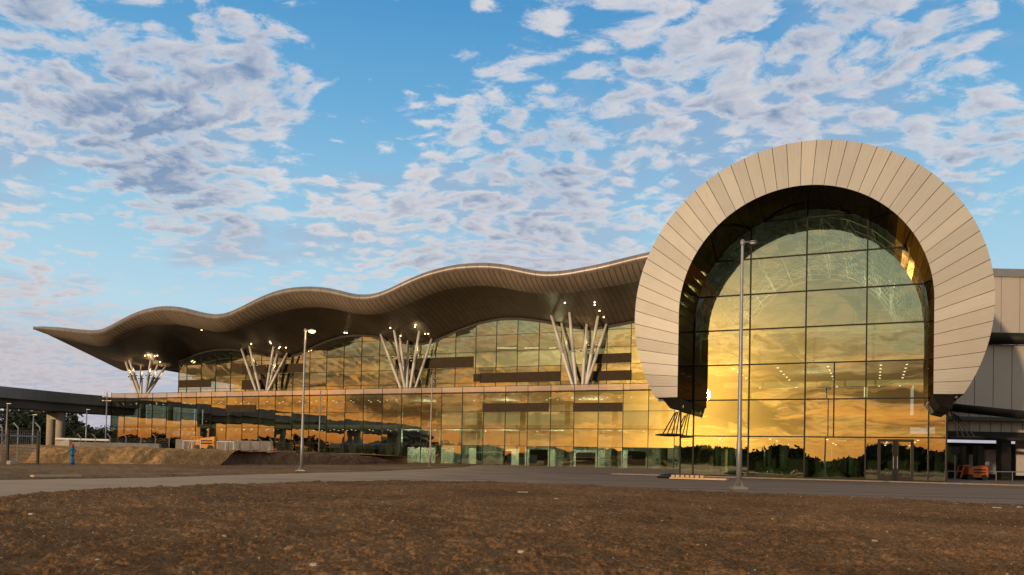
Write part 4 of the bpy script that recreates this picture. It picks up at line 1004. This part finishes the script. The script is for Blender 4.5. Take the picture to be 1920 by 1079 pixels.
# concrete block by the piers, long wall, dark roofline
P = at(118, 832, 78); b = MB(); b.hexa([P+Vector((-.75,-.2,-.36)),P+Vector((.72,-.2,-.36)),P+Vector((.72,.3,-.36)),P+Vector((-.75,.3,-.36)),P+Vector((-.62,-.2,.18)),P+Vector((.72,-.2,.42)),P+Vector((.72,.3,.42)),P+Vector((-.62,.3,.18))])
tag(b.build('concrete_block', M['concrete_lt'], None, loc=P, bevel=.03), 'pale wedge-shaped concrete block right of the viaduct piers', 'concrete block')
A = at(122, 833, 98); B = at(300, 833, 98)
b = MB(); b.box(((A.x+B.x)/2, 98, 1.1), ((B.x-A.x)/2, .3, .95)); b.build('panel', M['concrete'], None)
o = bpy.data.objects['panel']; o.name = 'site_wall'; tag(o, 'low grey concrete wall beyond the earth bank under the viaduct', 'wall')
A = at(330, 836, 92); B = at(509, 836, 92)
b = MB(); n = 9
for i in range(n):
    x0 = lerp(A.x, B.x, i/n); x1 = lerp(A.x, B.x, (i+1)/n); b.box(((x0+x1)/2, 92, 1.55), ((x1-x0)/2-.02, .2, 1.0-.02*(i % 2)))
tag(b.build('retaining_wall', M['concrete'], None), 'low wall of grey concrete panels behind the white barriers', 'wall')
A = at(105, 823, 104); B = at(205, 826, 101); b = MB(); b.tube(A, B, .13, .13, 8)
tag(b.build('guard_rail', M['white'], None), 'white guard rail beside the road beneath the viaduct', 'railing')
# orange digger and white barrier frames on the bank
M['orange'] = pbr('orange_paint', (0.62, 0.24, 0.02), .5, 0, .25, 3); M['redor'] = pbr('red_orange_paint', (0.45, 0.09, 0.02), .5, 0, .2, 3)
def machine(P, s, label, mat, name='construction_loader'):
    e_ = empty(name, P, label, 'site machine'); P = Vector(P)
    b = MB(); b.box(P+Vector((.35,0,.55))*s, (.95*s,.5*s,.32*s)); b.hexa([P+Vector(q)*s for q in ((-.6,-.5,.87),(1.3,-.5,.87),(1.3,.5,.87),(-.6,.5,.87),(-.5,-.45,1.2),(1.3,-.45,1.45),(1.3,.45,1.45),(-.5,.45,1.2))]); b.build('body', mat, e_, bevel=.04)
    b = MB()
    for a, c in (((-1.3,-.45,.2),(-1.0,-.45,1.35)),((-1.0,-.45,1.35),(-.3,-.45,1.35)),((-.3,-.45,1.35),(-.5,-.45,.2)),((-1.3,.45,.2),(-1.0,.45,1.35)),((-1.0,.45,1.35),(-.3,.45,1.35)),((-1.0,-.45,1.35),(-1.0,.45,1.35))): b.tube(P+Vector(a)*s, P+Vector(c)*s, .07*s, .07*s, 6)
    b.build('cab_frame', mat, e_)
    b = MB()
    for z in (.72, 1.0): b.box(P+Vector((.5,-.515,z))*s, (.55*s,.012*s,.055*s))
    b.build('vent_grille', M['black'], e_)
    for sx in (-.45, .9):
        b = MB(); b.tube(P+Vector((sx,-.58,.28))*s, P+Vector((sx,.58,.28))*s, .28*s, .28*s, 16); b.build('wheel', M['black'], e_)
P = at(381, 845, 80); machine((P.x,P.y,P.z), .98, 'orange site machine with a tubular frame behind a white barrier', M['orange'])
P = gnd(1822, 889); P = at(1822, 887, 80); machine((P.x,P.y,.02), 1.05, 'red-orange site machine parked in the dark bays at right', M['redor'])
def barrier(x0, x1, y0, y1, Y, label):
    A = at(x0, y1, Y); B = at(x1, y0, Y); e_ = empty('site_barrier', (A.x, A.y, A.z), label, 'barrier', 'white framed barriers on the earth bank'); r = .035
    b = MB(); c = [Vector((A.x,Y,A.z)), Vector((B.x,Y,A.z)), Vector((B.x,Y,B.z)), Vector((A.x,Y,B.z))]
    for i in range(4): b.tube(c[i], c[(i+1) % 4], r, r, 8)
    m = (A.x+B.x)/2; b.tube((m,Y,A.z), (m,Y,B.z), r*.8, r*.8, 8); b.build('frame', M['white'], e_)
    b = MB()
    for i in range(1, 14): x = lerp(A.x, B.x, i/14); b.tube((x,Y,A.z), (x,Y,B.z), .008, .008, 3, False)
    b.build('infill', M['galv'], e_)
barrier(343, 376, 827.5, 844, 78, 'white framed barrier in front of the orange machine')
barrier(407, 438, 829, 845.5, 78, 'white framed barrier standing alone right of the orange machine')
# round signs at the right
def rsign(px, py, r, Y, label, mat):
    P = at(px, py, Y); e_ = empty('round_sign', (P.x,P.y,0), label, 'sign')
    b = MB(); b.tube((P.x,P.y+.04,0), (P.x,P.y+.04,P.z), .035, .035, 8); b.build('post', M['galv'], e_)
    b = MB(); b.tube((P.x,P.y,P.z), (P.x,P.y-.03,P.z), r, r, 24); b.build('sign_face', mat, e_)
rsign(1791, 846, .42, 72, 'dark round sign on a thin post beside the glass corner', M['black'])
rsign(1851, 870, .22, 80, 'small round sign on a post in front of the pale shutter', M['galv'])
# pallet, cover, scraps
P = gnd(1300, 900.5); e_ = empty('timber_pallet', (P.x,P.y,0), 'pale timber pallet lying at the foot of the glass hall', 'pallet')
M['wood'] = pbr('raw_timber', (0.62, 0.42, 0.24), .8, 0, .15, 5)
b = MB(); b.box((P.x+.35,P.y,.10),(1.75,.45,.05), ANG); b.build('deck', M['wood'], e_)
for i in range(7):
    b = MB(); q = P+U*(-1.2+i*.3); b.box((q.x,q.y,.23),(.10,.42,.07), ANG); b.build('block', M['wood'], e_)
P = gnd(1258, 897.5); b = MB(); b.lathe((P.x,P.y,.0), [(.9,0),(.95,.12),(.6,.3),(.2,.36)], 12)
tag(b.build('manhole_cover', M['black'], None), 'dark round lid lying by the left corner of the hall', 'lid')
M['scrap'] = pbr('pale_scrap', (0.5, 0.42, 0.32), .8)
scr = [((60,898),(150,897),'long pale plank lying left on the earth lot'),((150,867.5),(168,868),'short pale plank near the hydrant')]
for (a, c, lb) in scr:
    A = gnd(*a); B = gnd(*c); b = MB(); b.box(((A.x+B.x)/2,(A.y+B.y)/2,.09), ((B-A).length/2,.10,.04), math.atan2((B-A).y,(B-A).x)); tag(b.build('timber_plank', M['wood'], None), lb, 'plank')
# stones in the field
st = MB(); rr = random.Random(11)
for k in range(1000):
    t_ = rr.uniform(-.9, .9); e0 = float(np.interp(t_, EX, EY)); y_ = 3+(e0-3.6)*math.sqrt(rr.random()); x_ = t_*y_; r = rr.uniform(.005, .015)*(1.7 if rr.random() < .06 else 1)
    n = len(st.v); c = Vector((x_, y_, .075+rr.uniform(-.02,.03)))
    for d_ in ((1,0,0),(0,1,0),(-1,0,0),(0,-1,0),(0,0,.7),(0,0,-.7)): st.v.append(c+Vector((d_[0]*r*rr.uniform(.7,1.4), d_[1]*r*rr.uniform(.7,1.4), d_[2]*r)))
    for f in ((0,1,4),(1,2,4),(2,3,4),(3,0,4),(1,0,5),(2,1,5),(3,2,5),(0,3,5)): st.f.append(tuple(n+i for i in f))
for px, py, w_ in ((980,922,.55),(1043,934,.16),(588,1056,.10),(978,1032,.11),(1792,944,.22),(1868,951,.4),(1912,950,.3),(60,962,.14),(1640,1012,.08),(420,1003,.07)):
    P = gnd(px, py, .09); st.box((P.x, P.y, .075), (w_*.28, .025, .012), random.uniform(-.5,.5))
o = st.build('pebbles', pbr('pale_pebble', (0.42, 0.36, 0.28), .8)); tag(o, 'small pale pebbles scattered over the brown field', 'pebbles', kind='stuff')
# ------------------------------------------------------------------ trees
M['leaf'] = pbr('leaves_dark', (0.030, 0.045, 0.016), .7, 0, .5, .6)
M['leaf2'] = pbr('leaves_olive', (0.065, 0.085, 0.025), .7, 0, .5, .6)
M['bark'] = pbr('bark', (0.06, 0.045, 0.03), .9, 0, .3, 3)
def crown_verts(rr, n, rad, h, z0, leaf, gaps=.25):
    cl_ = [(rr.uniform(-.75,.75)*rad, rr.uniform(-.75,.75)*rad, z0+h*rr.random()**.8, rr.uniform(.25,.55)*rad) for _ in range(max(5, int(n/70)))]
    v = np.zeros((n*4, 3)); 
    for i in range(n):
        c = cl_[rr.randrange(len(cl_))]; a = Vector((rr.gauss(0,1), rr.gauss(0,1), rr.gauss(0,1))).normalized()*c[3]*rr.random()**.35
        p = Vector((c[0]+a.x, c[1]+a.y, c[2]+a.z*.8)); x = Vector((rr.gauss(0,1), rr.gauss(0,1), rr.gauss(0,1))).normalized(); y = x.orthogonal().normalized(); s = leaf*rr.uniform(.6,1.4)
        for k, (sx, sy) in enumerate(((-1,-.6),(1,-.6),(1,.6),(-1,.6))): v[i*4+k] = p+x*sx*s+y*sy*s
    return v
def tree(P, h, rad, n, leaf, label, group, mat='leaf', name='tree', seed=0, trunk=.3):
    rr = random.Random(seed); e_ = empty(name, P, label, 'tree', group); P = Vector(P)
    b = MB(); b.tube(P, P+Vector((.1*h*.2,0,h*.55)), .03*h, .015*h, 8)
    for k in range(6):
        a = rr.uniform(0,6.28); s = P+Vector((0,0,h*rr.uniform(.3,.55))); b.tube(s, s+Vector((math.cos(a)*rad*.7, math.sin(a)*rad*.7, h*rr.uniform(.15,.4))), .012*h, .004*h, 5)
    b.build('trunk', M['bark'], e_)
    v = crown_verts(rr, n, rad, h*(1-trunk)-rad*.3, h*trunk, leaf); b = MB(); b.v = [P+Vector(q) for q in v]; b.f = [(4*i,4*i+1,4*i+2,4*i+3) for i in range(n)]; b.build('crown', M[mat], e_)
tl = [(6,205,12,6.5),(32,212,12.6,7),(58,206,11.8,6.5),(86,214,12,6.5),(122,212,9.5,3.8)]
nm = ['dark dense tree at the extreme left edge under the viaduct','dark dense tree second from the left under the viaduct','dark dense tree behind the thin mast left of the piers','dark dense tree directly behind the twin viaduct piers','dark bushy tree seen between the two piers and the sparse tree']
for k, (px, Y, h, r) in enumerate(tl):
    P = at(px, 840, Y); tree((P.x, Y, 0), h, r, 1500, .33, nm[k], 'trees under the viaduct', seed=k+1, trunk=.12)
P = at(141, 840, 200); tree((P.x,200,0), 11.6, 3.0, 420, .22, 'sparse slim tree with sky showing through right of the piers', 'trees under the viaduct', seed=31, trunk=.3)
for k, (px, Y, h, r, lb) in enumerate(((132,196,4.6,3.4,'low olive bush at the foot of the sparse tree'),(165,200,6.0,4.2,'round bush behind the mast right of the piers'),(182,204,8.2,4.6,'tall round bush left of the terminal corner'),(198,206,7.8,4.2,'dark bush touching the terminal corner'))):
    P = at(px, 840, Y); tree((P.x,Y,0), h, r, 900, .2, lb, 'bushes under the viaduct', 'leaf2' if k in (0,) else 'leaf', 'bush', 50+k, .02)
# woods along the far side of the field (seen in the glass) and on the horizon
def wood(name, label, line, hs, n, leaf, seed):
    rr = random.Random(seed); b = MB(); tot = 0
    L = [(Vector(a), Vector(c)) for a, c in zip(line[:-1], line[1:])]
    for i in range(n):
        a, c = L[rr.randrange(len(L))]; t_ = rr.random(); P = a.lerp(c, t_); s = (a-c).length*t_ + rr.random()*0
        hN = hs*(.45+.75*float(vnoise(np.array([P.x*.055+seed]), np.array([P.y*.055]))[0])+.25*float(vnoise(np.array([P.x*.25+seed]), np.array([P.y*.25]))[0]))
        z = hN*rr.random()**.7; p = Vector((P.x+rr.gauss(0,2.2), P.y+rr.gauss(0,2.2), z)); x = Vector((rr.gauss(0,1), rr.gauss(0,1), rr.gauss(0,1))).normalized(); y = x.orthogonal().normalized(); q = leaf*rr.uniform(.6,1.4)
        k = len(b.v); b.v += [p-x*q-y*q*.6, p+x*q-y*q*.6, p+x*q+y*q*.6, p-x*q+y*q*.6]; b.f.append((k,k+1,k+2,k+3))
    o = b.build(name, M['leaf']); tag(o, label, 'wood', kind='stuff')
wood('distant_wood', 'dark far wood across the field, mirrored in the glass', [(-300,-85,0),(-230,-110,0),(-150,-125,0),(-60,-130,0),(30,-120,0),(120,-100,0)], 7.4, 42000, .75, 5)
wood('distant_wood', 'dark tall wood beyond the viaduct ramp, mirrored low in the glass', [(-440,190,0),(-410,60,0),(-350,-50,0),(-290,-90,0)], 11.0, 14000, .85, 12)
wood('distant_wood', 'dark low wood on the horizon left of the viaduct piers', [(-420,150,0),(-260,230,0),(-170,290,0),(-110,330,0)], 9, 9000, .9, 8)
# ------------------------------------------------------------------ render settings
S.render.engine = 'CYCLES'
S.view_settings.view_transform = 'Standard'; S.view_settings.look = 'None'; S.view_settings.exposure = 0.0; S.view_settings.gamma = 1.0
cy = S.cycles; cy.use_denoising = True; cy.max_bounces = 7; cy.transparent_max_bounces = 14; cy.glossy_bounces = 4; cy.diffuse_bounces = 3
cy.caustics_reflective = False; cy.caustics_refractive = False; cy.sample_clamp_indirect = 4.0; cy.blur_glossy = 0.2
